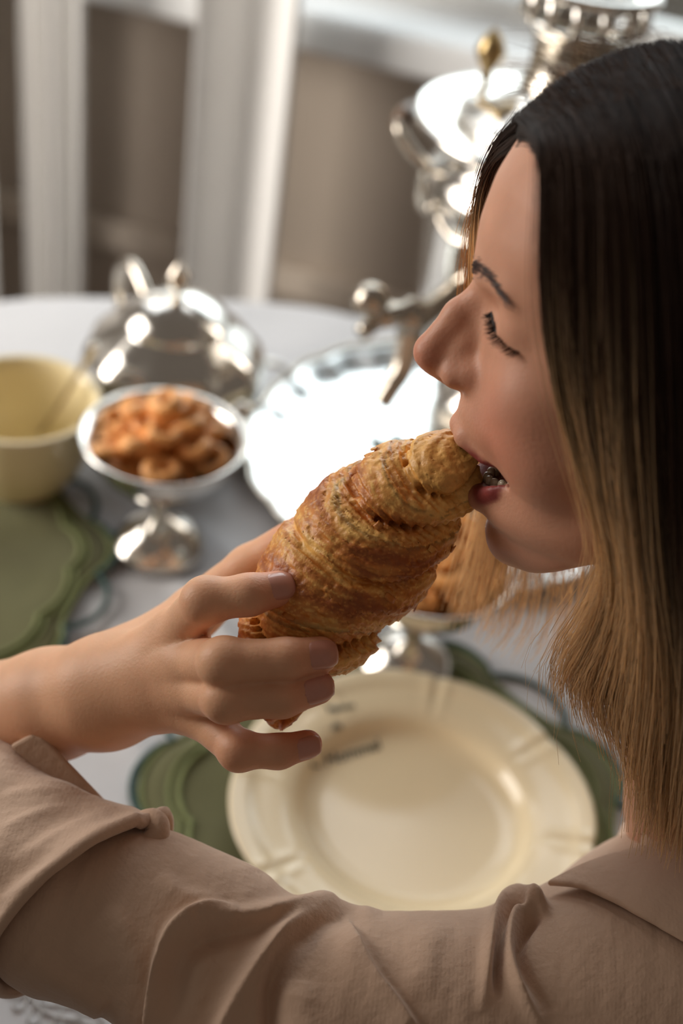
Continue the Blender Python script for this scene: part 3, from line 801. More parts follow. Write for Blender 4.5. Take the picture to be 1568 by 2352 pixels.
palm = smin(palm, heel, .014); palm = smin(palm, th, .010)
fing = None
for nme in joints:
    c_ = g.chain(joints[nme], rads[nme], .0035)
    kn = g.cone(joints[nme][1], joints[nme][1] + 1e-4, rads[nme][1] + .0003, rads[nme][1] + .0003); c_ = smin(c_, kn, .003)
    fing = c_ if fing is None else smin(fing, c_, .0012)
f = smin(palm, fing, .0085)
V, F = nets(g, f); V = relax(V, F, 3)
# upper arm, shoulder and trunk outside the picture, so the arm belongs to a seated body
sh = np.array([-.58, .30, 1.03]); elb = FA[0]
g2 = Grid(np.array([-1.26, .05, .42]), np.array([-.2, 1.0, 1.55]), .008)
b2f = g2.chain([FA[1] + (FA[0] - FA[1]) * .3, FA[0], FA[0] + (sh - FA[0]) * .5, sh], [.035, .041, .045, .055], .02)
hd = np.array([-.96, .40, 1.35])
trunk = smin(g2.cone((-1.02, .40, .50), (-1.00, .40, .80), .14, .13), g2.cone((-1.00, .40, .80), (-.97, .40, 1.0), .13, .12), .05)
trunk = smin(trunk, g2.cone((-.64, .30, 1.03), (-.94, .34, 1.03), .058, .066), .05)
trunk = smin(trunk, g2.cone((-.94, .34, 1.03), (-1.02, .56, 1.03), .066, .058), .05)
trunk = smin(trunk, g2.cone((-.97, .40, 1.0), (-.96, .40, 1.26), .07, .052), .03)
trunk = smin(trunk, g2.ell(hd, (.095, .075, .115)), .02)
trunk = smin(trunk, g2.cone(hd + np.array([.085, -.005, .0]), hd + np.array([.105, -.007, -.022]), .008, .012), .015)
trunk = smin(trunk, g2.cone((-1.02, .56, 1.03), (-.98, .62, .80), .048, .040), .03)
trunk = smin(trunk, g2.cone((-.98, .62, .80), (-.80, .56, .66), .040, .03), .02)
b2f = smin(b2f, trunk, .03)
V2, F2 = nets(g2, b2f); V2 = relax(V2, F2, 2)
pj = project(V)
skin_l = lin(230, 178, 142); skin_r = lin(216, 134, 106)
tipd = np.min(np.stack([np.linalg.norm(V - joints[n][3], axis=1) for n in joints] + [np.linalg.norm(V - thumb[3], axis=1)]), 0)
kd = np.min(np.stack([np.linalg.norm(V - joints[n][1], axis=1) for n in joints]), 0)
w = np.clip(np.exp(-(tipd / .016) ** 2) * .75 + np.exp(-(kd / .010) ** 2) * .28 + .10 * noise3(V, 90, 2, 2), 0, 1)[:, None]
ccol = skin_l * (1 - w) + skin_r * w
person2 = empty('person', (-1.01, .40, 0))
base2 = np.array(person2.location)
V_all = np.concatenate([V, V2]) - base2; F_all = np.concatenate([F, F2 + len(V)])
add('body', V_all, F_all, SKIN, person2, col=np.concatenate([ccol, np.tile(skin_l, (len(V2), 1))]))
# fingernails
def nail(base, tip, r, dors, wid=.95, start=.40, ln=1.12):
    ax = tip - base; L = np.linalg.norm(ax); ax /= L
    d_ = dors - ax * (dors @ ax); d_ /= np.linalg.norm(d_); s_ = np.cross(ax, d_)
    V, F = [], []
    nu, nv = 12, 12
    for j in range(nv + 1):
        v = j / nv; along = L * start + (L * (1 - start) + r * ln * .55) * v
        we = wid * math.sqrt(max(0., 1 - max(0., (.30 - v) / .30) ** 2.2)) * (1 - .10 * max(0, v - .8) / .2)
        rr = r * 1.0 if v < .55 else r * (1.0 - .16 * ((v - .55) / .45) ** 2)
        for i in range(nu + 1):
            a = (i / nu * 2 - 1) * we
            p = base + ax * along + (d_ * math.cos(a) + s_ * math.sin(a)) * (rr + .00030 - .0006 * (abs(i / nu * 2 - 1) ** 6))
            V.append(p)
    for j in range(nv):
        for i in range(nu):
            q = j * (nu + 1) + i; F.append((q, q + 1, q + nu + 2, q + nu + 1))
    o = add('fingernail', np.array(V) - base2, F, NAIL, person2); m_ = o.modifiers.new('thick', 'SOLIDIFY'); m_.thickness = .0005
tocam = -CD
nail(joints['index'][2], joints['index'][3], .0078, tocam + CU * .25)
nail(joints['middle'][2], joints['middle'][3], .0079, tocam + CU * .10)
nail(joints['ring'][2], joints['ring'][3], .0076, tocam - CU * .05)
nail(joints['little'][2], joints['little'][3], .0065, tocam - CU * .15)
# plain shirt and hair of the second person (outside the picture)
SHIRT = weave(mat('shirt_linen', (.5, .42, .34), .9, noise=.06, nscale=12, bump=.3, bscale=60), 1400, .2)
tr_s = g2.cone((-1.02, .40, .48), (-1.00, .40, .80), .148, .138)
tr_s = smin(tr_s, g2.cone((-1.00, .40, .80), (-.97, .40, 1.0), .138, .128), .05)
tr_s = smin(tr_s, g2.cone((-.64, .30, 1.03), (-.94, .34, 1.03), .066, .074), .05)
tr_s = smin(tr_s, g2.cone((-.94, .34, 1.03), (-1.02, .56, 1.03), .074, .066), .05)
tr_s = smin(tr_s, g2.cone(sh, FA[0] + (sh - FA[0]) * .45, .060, .056), .03)
tr_s = smin(tr_s, g2.cone((-1.02, .56, 1.03), (-1.00, .59, .92), .056, .052), .03)
tr_s = np.maximum(tr_s, .50 - g2.Z)
V3, F3 = nets(g2, tr_s); V3 = relax(V3, F3, 2); add('shirt', V3 - base2, F3, SHIRT, person2)
hr_ = np.maximum(smin(g2.ell(hd + np.array([-.012, 0, .015]), (.104, .086, .118)), g2.cone(hd + np.array([-.05, 0, 0]), hd + np.array([-.07, 0, -.16]), .07, .05), .03), (g2.X - np.float32(hd[0] + .035)) - (g2.Z - np.float32(hd[2] + .05)) * .6)
V3, F3 = nets(g2, hr_); V3 = relax(V3, F3, 2)
add('hair', V3 - base2, F3, mat('plain_brown_hair', (.06, .035, .02), .5, noise=.3, nscale=40, stretch=(1, 1, .1)), person2)
tag(person2, 'person reaching in from the left, bare forearm and right hand holding the croissant', 'person')
# ------------------------------------------------------------------ first person: woman in profile biting the croissant
HS = .91
HO = P(1055, 885, .535)                                   # base of the nose
_uc = np.array([.03, math.sqrt(1 - .03 ** 2 - .455 ** 2), .455])
_fc = np.array([-math.cos(math.radians(10)), 0, -math.sin(math.radians(10))]); _fc -= _uc * (_fc @ _uc); _fc /= np.linalg.norm(_fc)
CB = np.stack([CR, CU, -CD])
HU, HF = _uc @ CB, _fc @ CB
HX = np.cross(HF, HU)                                     # to her right, away from the camera
HM = np.stack([HX, HF, HU])
def hw(p): return HO + (np.asarray(p, float) * HS / 1000.) @ HM
def hl(px, py, x):                                        # picture position on the head plane x mm from the midline
    v = CD + CR * (px - IMG_W / 2) / FPX - CU * (py - IMG_H / 2) / FPX
    s = np.linalg.solve(np.stack([HF, HU, -v], 1), CAM_LOC - HO - HX * x * HS / 1000.)
    return np.array([x, s[0] * 1000 / HS, s[1] * 1000 / HS])
g = Grid((-84, -192, -128), (84, 30, 142), 1.7)
AX = np.abs(g.X)
Zs = np.array([-95, -90, -88, -85, -79, -70, -63.5, -58, -52, -46, -35, -24, -17, -10, 0, 10, 25, 42, 50, 58, 76, 95, 115, 132])
Ys = np.array([-62, -50, -41, -32, -23.5, -18.8, -19.5, -13, -10, -11, -12, -6, -1.5, .2, -2.0, -4, -7, -9.5, -6.5, -5, -5.2, -9.2, -19, -45])
zz = g.Z.ravel()
def sm(a, w=5):
    k = np.hanning(w + 2)[1:-1]; k /= k.sum(); return np.convolve(np.pad(a, w // 2, mode='edge'), k, 'valid')
Yb = sm(np.interp(zz, Zs, Ys), 5).astype(np.float32)[None, None, :]
Wd = np.interp(zz, [-95, -85, -75, -60, -40, -10, 20, 45, 70, 95, 115, 135], [25, 31, 38, 48, 56, 62, 66, 67, 70, 70, 62, 40]).astype(np.float32)[None, None, :]
Dd = np.interp(zz, [-95, -80, -60, -20, 20, 60, 100, 135], [45, 52, 62, 68, 64, 60, 58, 40]).astype(np.float32)[None, None, :]
fy = np.maximum(g.Y - (Yb - Dd), 0) / Dd
EX = np.interp(zz, [-90, -70, -35, 10, 40, 70, 100], [1.95, 1.85, 1.62, 1.62, 1.75, 2.0, 2.1]).astype(np.float32)[None, None, :]
q = ((AX / Wd) ** EX + fy ** EX) ** (1 / EX) - 1
face = q * np.minimum(Wd, Dd) * .92
yb = np.interp(zz, [-90, -60, -40, 0, 130], [-62, -84, -96, -115, -115]).astype(np.float32)[None, None, :]
face = smax(face, yb - g.Y, 10)
zl = np.interp(g.Y.ravel(), [-110, -82, -57, -36, -20, 30], [-36, -52, -70, -88, -92, -92]).astype(np.float32)[None, :, None]
face = smax(face, zl - g.Z, 9)
face = smax(face, g.Z - 124, 14)
f = smin(face, g.ell((0, -96, 60), (74, 89, 70)), 12)
for sx in (-1, 1):
    f = smin(f, g.ell((sx * 34, -37, 8), (20, 20, 22)), 12)           # cheeks
    f = smin(f, g.ell((sx * 37, -45, -14), (18, 20, 22)), 10)
    f = smin(f, g.cone((sx * 8, -12.5, 56), (sx * 38, -25, 58), 6, 6), 9)  # brow ridge
    f = smax(f, -g.ell((sx * 32, -6, 42), (16, 11, 9)), 9)              # eye hollow
    f = smin(f, g.ell((sx * 31, -29, 42), (15.5, 13, 12)), 4)      # closed lid over the eyeball
    f = smin(f, g.cone((sx * 17, -13.5, 40), (sx * 31, -17.2, 36.5), 1.2, 1.6), 2.5)
    f = smin(f, g.cone((sx * 31, -17.2, 36.5), (sx * 45, -28, 35), 1.6, 1.2), 2.5)
    f = smin(f, g.cone((sx * 9.0, 2.0, 8.0), (sx * 10.5, -4, 9.5), 5.8, 6.2), 7)   # nostril wings
f = smin(f, g.cone((0, -8, 34), (0, 1, 12), 8, 11), 5)
f = smin(f, g.cone((0, -10, 47), (0, 3, 33), 6.0, 6.2), 5)             # nose bridge
f = smin(f, g.cone((0, 3, 33), (0, 13.2, 16.5), 6.2, 7.4), 4)
f = smin(f, g.ell((0, 13.6, 14.2), (8.6, 8.0, 7.6)), 3)
f = smin(f, g.cone((0, 11, 9), (0, 2, 3), 5.2, 4.5), 4)
for sx in (-1, 1): f = smax(f, -g.ell((sx * 6.0, 6.5, 2.2), (2.6, 5, 2.6)), 2)  # nostrils
f = smin(f, g.ell((0, -29.5, -73), (15, 10.5, 12.5)), 7)                  # chin
UL = [(-26.5, -29, -30.5), (-18, -15.5, -27.5), (-9, -5, -21), (0, -2.2, -18.8), (9, -5, -21), (18, -15.5, -27.5), (26.5, -29, -30.5)]
LLp = [(-26.5, -29, -31.5), (-20, -20.5, -40), (-11, -14.6, -49), (0, -11.4, -52.4), (11, -14.6, -49), (20, -20.5, -40), (26.5, -29, -31.5)]
lipsU = g.chain(UL, [1.6, 3.4, 4.6, 4.8, 4.6, 3.4, 1.6], 2)
lipsL = g.chain(LLp, [1.8, 4.2, 5.8, 6.2, 5.8, 4.2, 1.8], 2)
xx = np.clip(AX / 30, 0, 1)
zc = -36.0 + 4.8 * xx ** 2
hh_ = 12.0 * np.maximum(1 - xx ** 2, 0) ** .65
cav = np.maximum(np.maximum(np.abs(g.Z - zc) - hh_, AX - 30), -52 - g.Y)
f = smin(f, lipsU, 5); f = smin(f, lipsL, 4)
f = smax(f, -cav, 2.2)
f = smin(f, np.maximum(lipsU, -cav - 3), 1.5); f = smin(f, np.maximum(lipsL, -cav - 3), 1.5)
neck = g.cone((0, -120, -20), (5, -158, -150), 45, 50)
f = smin(f, neck, 10)
V, F = nets(g, f); V = relax(V, F, 3)
L = V.copy()
def segd(p, pts):
    d = np.full(len(p), 1e9)
    for a, b in zip(pts[:-1], pts[1:]):
        a, b = np.array(a, float), np.array(b, float); ab = b - a
        t = np.clip(((p - a) @ ab) / (ab @ ab), 0, 1); d = np.minimum(d, np.linalg.norm(p - a - t[:, None] * ab, axis=1))
    return d
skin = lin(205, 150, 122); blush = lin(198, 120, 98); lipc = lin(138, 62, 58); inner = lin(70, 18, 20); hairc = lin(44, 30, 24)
col = np.tile(skin, (len(L), 1))
ax_ = np.abs(L[:, 0])
w = .6 * np.exp(-(((ax_ - 38) / 20) ** 2 + ((L[:, 2] + 5) / 24) ** 2 + ((L[:, 1] + 20) / 30) ** 2)) + .5 * np.exp(-(((L[:, 1] - 18) / 10) ** 2 + ((L[:, 2] - 12) / 12) ** 2 + (ax_ / 14) ** 2))
col += (blush - col) * np.clip(w, 0, 1)[:, None]
wl = np.maximum(np.clip((6.9 - segd(L, LLp)) / 1.2, 0, 1) * np.clip((L[:, 2] + 58.5) / 2.5, 0, 1), np.clip((5.2 - segd(L, UL)) / 1.2, 0, 1) * np.clip((-17.5 - L[:, 2]) / 2.5, 0, 1))
wl *= np.clip((27.5 - ax_) / 2, 0, 1)
col += (lipc - col) * wl[:, None]
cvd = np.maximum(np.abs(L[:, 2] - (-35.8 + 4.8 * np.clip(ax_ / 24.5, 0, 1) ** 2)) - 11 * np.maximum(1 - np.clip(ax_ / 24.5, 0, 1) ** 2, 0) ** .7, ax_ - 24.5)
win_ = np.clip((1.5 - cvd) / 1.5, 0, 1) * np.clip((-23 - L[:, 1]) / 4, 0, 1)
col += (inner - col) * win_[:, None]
# hair covered scalp
sc_m = np.clip((L[:, 1] * -1 - np.interp(L[:, 2], [-60, 0, 40, 70, 95, 110, 118, 135], [120, 92, 70, 62, 46, 31, 22, 0])) / 12, 0, 1) * np.clip((L[:, 2] + 45) / 10, 0, 1)
col += (hairc - col) * sc_m[:, None]
headV = hw(V); headF = F

# trunk, shoulders and the near arm under the blouse (outside or behind clothing)
NB = hw((5, -172, -165))                                   # base of the neck
SHL = P(1490, 2400, .590); ELB = P(640, 2395, .568); CUF = P(160, 2085, .576); OUT = P(-420, 1720, .65)
SHR = np.array([.30, .53, .95])
PEL = np.array([.60, .52, .50])
allp = np.stack([NB, SHL, ELB, OUT, SHR, PEL])
gb = Grid(allp.min(0) - .17, allp.max(0) + .17, .006)
body = gb.chain([SHL, ELB, P(476, 2204, .572), CUF, OUT], [.050, .035, .030, .030, .028], .01)
CH = np.array([.42, .50, .86])
body = smin(body, gb.cone(PEL, CH, .12, .10), .04)
body = smin(body, gb.cone(SHL, SHR, .050, .050), .03)
body = smin(body, gb.cone(CH, NB - np.array([-.02, 0, .06]), .095, .045), .03)
body = smin(body, gb.cone(NB - np.array([0, 0, .06]), hw((4, -146, -110)), .056, .050), .02)
Vb, Fb = nets(gb, body); Vb = relax(Vb, Fb, 2)
person = empty('person', (PEL[0], PEL[1], 0)); pb = np.array(person.location)
add('body', np.concatenate([headV, Vb]) - pb, np.concatenate([headF, Fb + len(headV)]), SKIN, person,
    col=np.concatenate([col, np.tile(skin, (len(Vb), 1))]))
tag(person, 'woman in a beige blouse, seen in profile, biting the croissant', 'person')

# teeth
TOOTH = mat('tooth_enamel', (.82, .70, .52), .2, coat=.3)
for row, z0, z1, dy in ((0, -49.5, -41.5, 0), (1, -31, -24.5, 3)):
    for k in range(-5, 6):
        a = k * .235; x = 21.5 * math.sin(a) * (1 if row else .95); y = -16 + dy - 22 * (1 - math.cos(a)) - abs(x) * .16
        wd_ = 2.3 + .3 * (abs(k) > 3)
        zoff = (abs(x) / 22) ** 2 * (7.5 if row == 0 else -1.5)
        v = sphere((0, 0, 0), 1, 10, 8); Q = v[0].copy()
        Q = np.sign(Q) * np.abs(Q) ** .7
        Q *= np.array([wd_, 2.0, (z1 - z0) / 2]); ca, sa = math.cos(-a), math.sin(-a)
        Q = np.stack([Q[:, 0] * ca - Q[:, 1] * sa + x, Q[:, 0] * sa + Q[:, 1] * ca + y, Q[:, 2] + (z0 + z1) / 2 + zoff], 1)
        add('tooth', hw(Q) - pb, v[1], TOOTH, person)

v = sphere((0, -39, -40.5), 1, 24, 16, (21, 17, 9.5)); v = (v[0] * 1.0, v[1])
_c = np.array([0, -39, -40.5]); add('tongue', hw((v[0] - _c) + _c) - pb, v[1], mat('tongue', (.20, .045, .045), .4), person)
v = sphere((0, -49, -34), 1, 20, 14, (25, 9, 17)); add('mouth_lining', hw(v[0]) - pb, v[1], mat('mouth_lining', (.07, .012, .012), .6), person)
# strands: thin tapered three sided tubes built in one go
def strands(paths, r0, r1, cols):
    """paths (n,k,3) world, cols (n,k,3)"""
    p = np.asarray(paths); n, k, _ = p.shape
    t = np.gradient(p, axis=1); t /= np.linalg.norm(t, axis=2, keepdims=True) + 1e-12
    u = np.cross(t, CD); u /= np.linalg.norm(u, axis=2, keepdims=True) + 1e-9; v = np.cross(t, u)
    rr = np.broadcast_to(np.asarray(r0), (n, 1)) * np.linspace(1, r1, k)[None]
    ang = np.array([0, 2.094, 4.189])
    V = p[:, :, None] + rr[:, :, None, None] * (u[:, :, None] * np.cos(ang)[None, None, :, None] + v[:, :, None] * np.sin(ang)[None, None, :, None])
    b = (np.arange(n)[:, None] * k + np.arange(k - 1)[None]) * 3
    Fs = []
    for j in range(3):
        j2 = (j + 1) % 3; Fs.append(np.stack([b + j, b + j2, b + 3 + j2, b + 3 + j], -1).reshape(-1, 4))
    C = np.repeat(np.asarray(cols)[:, :, None], 3, 2).reshape(-1, 3)
    return V.reshape(-1, 3), np.concatenate(Fs), C
def hair_mat(name, tr):
    m = bpy.data.materials.new(name); m.use_nodes = True; nt = m.node_tree; b = nt.nodes['Principled BSDF']
    at = nt.nodes.new('ShaderNodeAttribute'); at.attribute_name = 'Col'
    nt.links.new(at.outputs['Color'], b.inputs['Base Color']); b.inputs['Roughness'].default_value = .42; b.inputs['Specular IOR Level'].default_value = .45
    t = nt.nodes.new('ShaderNodeBsdfTranslucent'); nt.links.new(at.outputs['Color'], t.inputs[0])
    mx = nt.nodes.new('ShaderNodeMixShader'); mx.inputs[0].default_value = tr
    nt.links.new(b.outputs[0], mx.inputs[1]); nt.links.new(t.outputs[0], mx.inputs[2]); nt.links.new(mx.outputs[0], nt.nodes['Material Output'].inputs[0])
    return m
HAIRM = hair_mat('brown_to_blonde_hair', .48)
near_g = [
 [(1195, 268, -8), (1236, 305, -40), (1246, 400, -62), (1243, 560, -70), (1252, 720, -73), (1290, 900, -72), (1350, 1080, -68), (1408, 1250, -62), (1402, 1350, -58), (1345, 1450, -55), (1290, 1530, -52), (1275, 1600, -50)],
 [(1212, 245, -5), (1275, 300, -45), (1300, 420, -68), (1300, 600, -78), (1315, 800, -80), (1360, 1000, -78), (1410, 1200, -72), (1440, 1350, -66), (1400, 1480, -62), (1350, 1580, -60), (1380, 1690, -58)],
 [(1260, 200, -3), (1340, 290, -45), (1380, 420, -72), (1390, 650, -84), (1400, 900, -86), (1430, 1150, -82), (1470, 1350, -76), (1460, 1520, -72), (1440, 1680, -70), (1470, 1810, -68)],
 [(1330, 150, 0), (1420, 270, -45), (1460, 420, -74), (1480, 700, -88), (1490, 1000, -90), (1510, 1300, -84), (1530, 1550, -78), (1520, 1750, -76), (1510, 1900, -74), (1500, 1960, -72)],
 [(1420, 112, 0), (1510, 250, -45), (1560, 420, -76), (1580, 700, -90), (1590, 1000, -92), (1600, 1300, -88), (1610, 1600, -82), (1590, 1850, -78), (1570, 2000, -76)],
 [(1520, 88, 0), (1620, 260, -48), (1680, 450, -76), (1700, 750, -90), (1710, 1100, -92), (1710, 1400, -88), (1700, 1700, -82), (1680, 1950, -78)],
 [(1650, 84, 0), (1760, 280, -48), (1830, 480, -72), (1850, 800, -86), (1850, 1150, -86), (1840, 1500, -82), (1800, 1800, -78), (1760, 2020, -76)],
 [(1780, 130, 0), (1900, 330, -40), (1960, 560, -60), (1980, 900, -70), (1970, 1250, -72), (1930, 1600, -72), (1880, 1900, -72)],
 [(1880, 200, 0), (1990, 420, -20), (2050, 650, -30), (2060, 950, -40), (2040, 1300, -45), (1990, 1650, -50), (1930, 1950, -50)]]
far_g = [
 [(1190, 262, 8), (1128, 335, 45), (1096, 430, 62), (1086, 560, 68), (1094, 680, 70), (1110, 900, 72), (1118, 1100, 70), (1090, 1250, 66), (1052, 1380, 64)],
 [(1225, 230, 5), (1190, 320, 50), (1160, 450, 70), (1150, 650, 78), (1160, 900, 78), (1160, 1100, 76), (1130, 1250, 72), (1085, 1420, 70)],
 [(1300, 180, 5), (1280, 300, 55), (1260, 500, 78), (1250, 750, 84), (1240, 1000, 82), (1225, 1200, 78), (1200, 1400, 76), (1150, 1470, 74)],
 [(1420, 132, 5), (1420, 280, 60), (1400, 520, 82), (1380, 850, 86), (1360, 1150, 84), (1330, 1400, 80), (1300, 1500, 78)],
 [(1600, 103, 5), (1620, 300, 60), (1620, 600, 82), (1600, 1000, 86), (1560, 1350, 84), (1520, 1560, 80)],
 [(1800, 140, 5), (1850, 380, 50), (1850, 700, 70), (1820, 1100, 75), (1760, 1500, 76), (1700, 1650, 76)]]
KS = 22
def resample(pts, k=KS):
    c = catmull(pts, 8); d = np.concatenate([[0], np.cumsum(np.linalg.norm(np.diff(c, axis=0), axis=1))])
    return np.stack([np.interp(np.linspace(0, d[-1], k), d, c[:, i]) for i in range(3)], 1)
def guide_set(gs): return np.stack([resample(np.array([hl(*q) for q in gq])) for gq in gs])
def grow(gs, n, seed, depth, spread, weights=None, inward=1):
    rng = np.random.default_rng(seed); G = guide_set(gs); m = len(G)
    u = rng.uniform(0, m - 1.001, n) if weights is None else np.interp(rng.uniform(0, 1, n), np.linspace(0, 1, len(weights)), weights)
    i = np.clip(u.astype(int), 0, m - 2); fr = (u - i)[:, None, None]
    p = G[i] * (1 - fr) + G[i + 1] * fr
    t = np.linspace(0, 1, KS)[None]
    # layers: most strands lie under the outer surface
    dep0 = (rng.uniform(0, 1, n) ** 1.3 * depth)[:, None]
    p[:, :, 0] += inward * dep0 * np.clip(t * 3, 0, 1)
    p[:, :, 2] -= dep0 * .75 * np.clip(1 - t * 3.5, 0, 1)
    # clumps share an offset, each hair adds its own
    cid = (u * 26).astype(int); cr = np.random.default_rng(seed + 1).normal(size=(int(m * 26) + 2, 4))
    co = cr[cid]
    env = np.clip(t * 2.2, 0, 1)
    own = rng.normal(size=(n, 4)) * spread
    p[:, :, 1] += (co[:, :1] * 2.4 * env * (.4 + t) + own[:, :1] * (.35 + 1.6 * t ** 2))
    p[:, :, 0] += (co[:, 1:2] * 1.6 * env + own[:, 1:2] * (.2 + .9 * t ** 2))
    p[:, :, 2] += own[:, 2:3] * 1.2 * t
    p[:, :, 1] += ((1.0 + 3.2 * t ** 2) * np.sin(t * (5 + 4 * rng.uniform(size=(n, 1))) + rng.uniform(0, 6, (n, 1)))) * env
    # different lengths
    ln = rng.uniform(.72, 1.04, n)
    q = np.empty_like(p); tt = np.linspace(0, 1, KS)
    src = tt[None] * np.minimum(ln, 1)[:, None] * (KS - 1); i0_ = np.clip(src.astype(int), 0, KS - 2); fr = (src - i0_)[..., None]
    ar = np.arange(n)[:, None]; q = p[ar, i0_] * (1 - fr) + p[ar, i0_ + 1] * fr
    tv = (tt[None] * ln[:, None])
    tv = tv - .16 * np.clip((u[:, None] - 2.6) / 1.2, 0, 1) * (m > 6)
    return q, tv, rng
c_root, c_mid, c_tip = lin(64, 47, 40), lin(104, 77, 60), lin(255, 228, 188)
def hair_cols(tv, rng, shift=0.):
    n = len(tv); s = rng.normal(0, .05, (n, 1)) + shift * np.clip((tv - .12) / .35, 0, 1)
    x = np.clip(tv + s, 0, 1)[..., None]
    a = np.clip(x / .35, 0, 1); b = np.clip((x - .42) / .28, 0, 1) ** .9
    c = c_root * (1 - a) + c_mid * a; c = c * (1 - b) + c_tip * b
    return c * rng.uniform(.75, 1.25, (n, 1, 1))
parts = []
q, tv, rg = grow(near_g, 7800, 3, 24, 1.5, weights=[0, .8, 1.8, 2.8, 3.8, 4.8, 6.2, 7.999], inward=1)
parts.append(strands(hw(q.reshape(-1, 3)).reshape(q.shape), rg.uniform(.00016, .00032, (len(q), 1)), .45, hair_cols(tv, rg)))
q, tv, rg = grow(far_g, 1700, 7, 20, 2.4, inward=-1)
parts.append(strands(hw(q.reshape(-1, 3)).reshape(q.shape), rg.uniform(.00014, .00026, (len(q), 1)), .45, hair_cols(tv, rg, .58)))
# wisps: stray hairs off the main mass
q, tv, rg = grow(near_g[:4], 380, 11, 4, 5.0, inward=1)
parts.append(strands(hw(q.reshape(-1, 3)).reshape(q.shape), .00011, .6, hair_cols(tv, rg, .22)))
q, tv, rg = grow(far_g[:2], 150, 13, 4, 4.0, inward=-1)
parts.append(strands(hw(q.reshape(-1, 3)).reshape(q.shape), .00010, .6, hair_cols(tv, rg, .62)))
# golden wisps lifting off the far temple
rw = np.random.default_rng(21); nw = 130
gw = resample(np.array([hl(*q_) for q_ in [(1196, 275, 14), (1150, 345, 44), (1112, 430, 60), (1090, 520, 66), (1080, 620, 68), (1082, 720, 68), (1096, 820, 68)]]))
tw = np.linspace(0, 1, KS)[None]
pw = np.repeat(gw[None], nw, 0); ow = rw.normal(size=(nw, 3))
pw[:, :, 1] += np.abs(ow[:, :1]) * 4.2 * tw * 1.3 - 1.5 + 1.2 * np.sin(tw * rw.uniform(3, 9, (nw, 1)) + rw.uniform(0, 6, (nw, 1))) * tw
pw[:, :, 0] += ow[:, 1:2] * 4 * tw; pw[:, :, 2] += ow[:, 2:3] * 3
kw = (np.linspace(0, 1, KS)[None] * rw.uniform(.55, 1, (nw, 1)) * (KS - 1)); k_i = np.clip(kw.astype(int), 0, KS - 2)
pw = pw[np.arange(nw)[:, None], k_i] * (1 - (kw - k_i))[..., None] + pw[np.arange(nw)[:, None], k_i + 1] * (kw - k_i)[..., None]
gcol = lin(120, 78, 42) * (1 - tw[..., None]) + lin(236, 180, 104) * tw[..., None]
parts.append(strands(hw(pw.reshape(-1, 3)).reshape(pw.shape), .00013, .5, np.repeat(gcol, nw, 0) * rw.uniform(.8, 1.2, (nw, 1, 1))))
# short fuzzy hairs standing off the crown
rngc = np.random.default_rng(5); nf = 420
Gs = guide_set([near_g[1], near_g[2], near_g[3], near_g[4], near_g[5]])
uu = rngc.uniform(0, 3.99, nf); ii = uu.astype(int); fr = (uu - ii)[:, None]
k0 = rngc.integers(0, 3, nf)
a0 = Gs[ii, k0] * (1 - fr) + Gs[ii + 1, k0] * fr + rngc.normal(size=(nf, 3)) * 3
dirs = np.stack([-.2 + rngc.normal(0, .5, nf), .25 + rngc.normal(0, .6, nf), .75 + rngc.normal(0, .25, nf)], 1)
lnf = rngc.uniform(6, 22, nf)[:, None]
tt = np.linspace(0, 1, KS)[None, :, None]
pf = a0[:, None] + dirs[:, None] * lnf[:, None] * tt + np.array([-.5, .9, -.9])[None, None] * (lnf[:, None] * .5) * tt ** 2
parts.append(strands(hw(pf.reshape(-1, 3)).reshape(pf.shape), .00008, .5, np.repeat(np.repeat(lin(120, 88, 66)[None, None], nf, 0), KS, 1)))
Vh, Fh, Ch, n0 = [], [], [], 0
for v, fc, c in parts: Vh.append(v); Fh.append(fc + n0); Ch.append(c); n0 += len(v)
hair = add('hair', np.concatenate(Vh) - pb, np.concatenate(Fh), HAIRM, person, col=np.concatenate(Ch))
tag(hair, 'long loose hair, dark brown turning blonde at the tips')

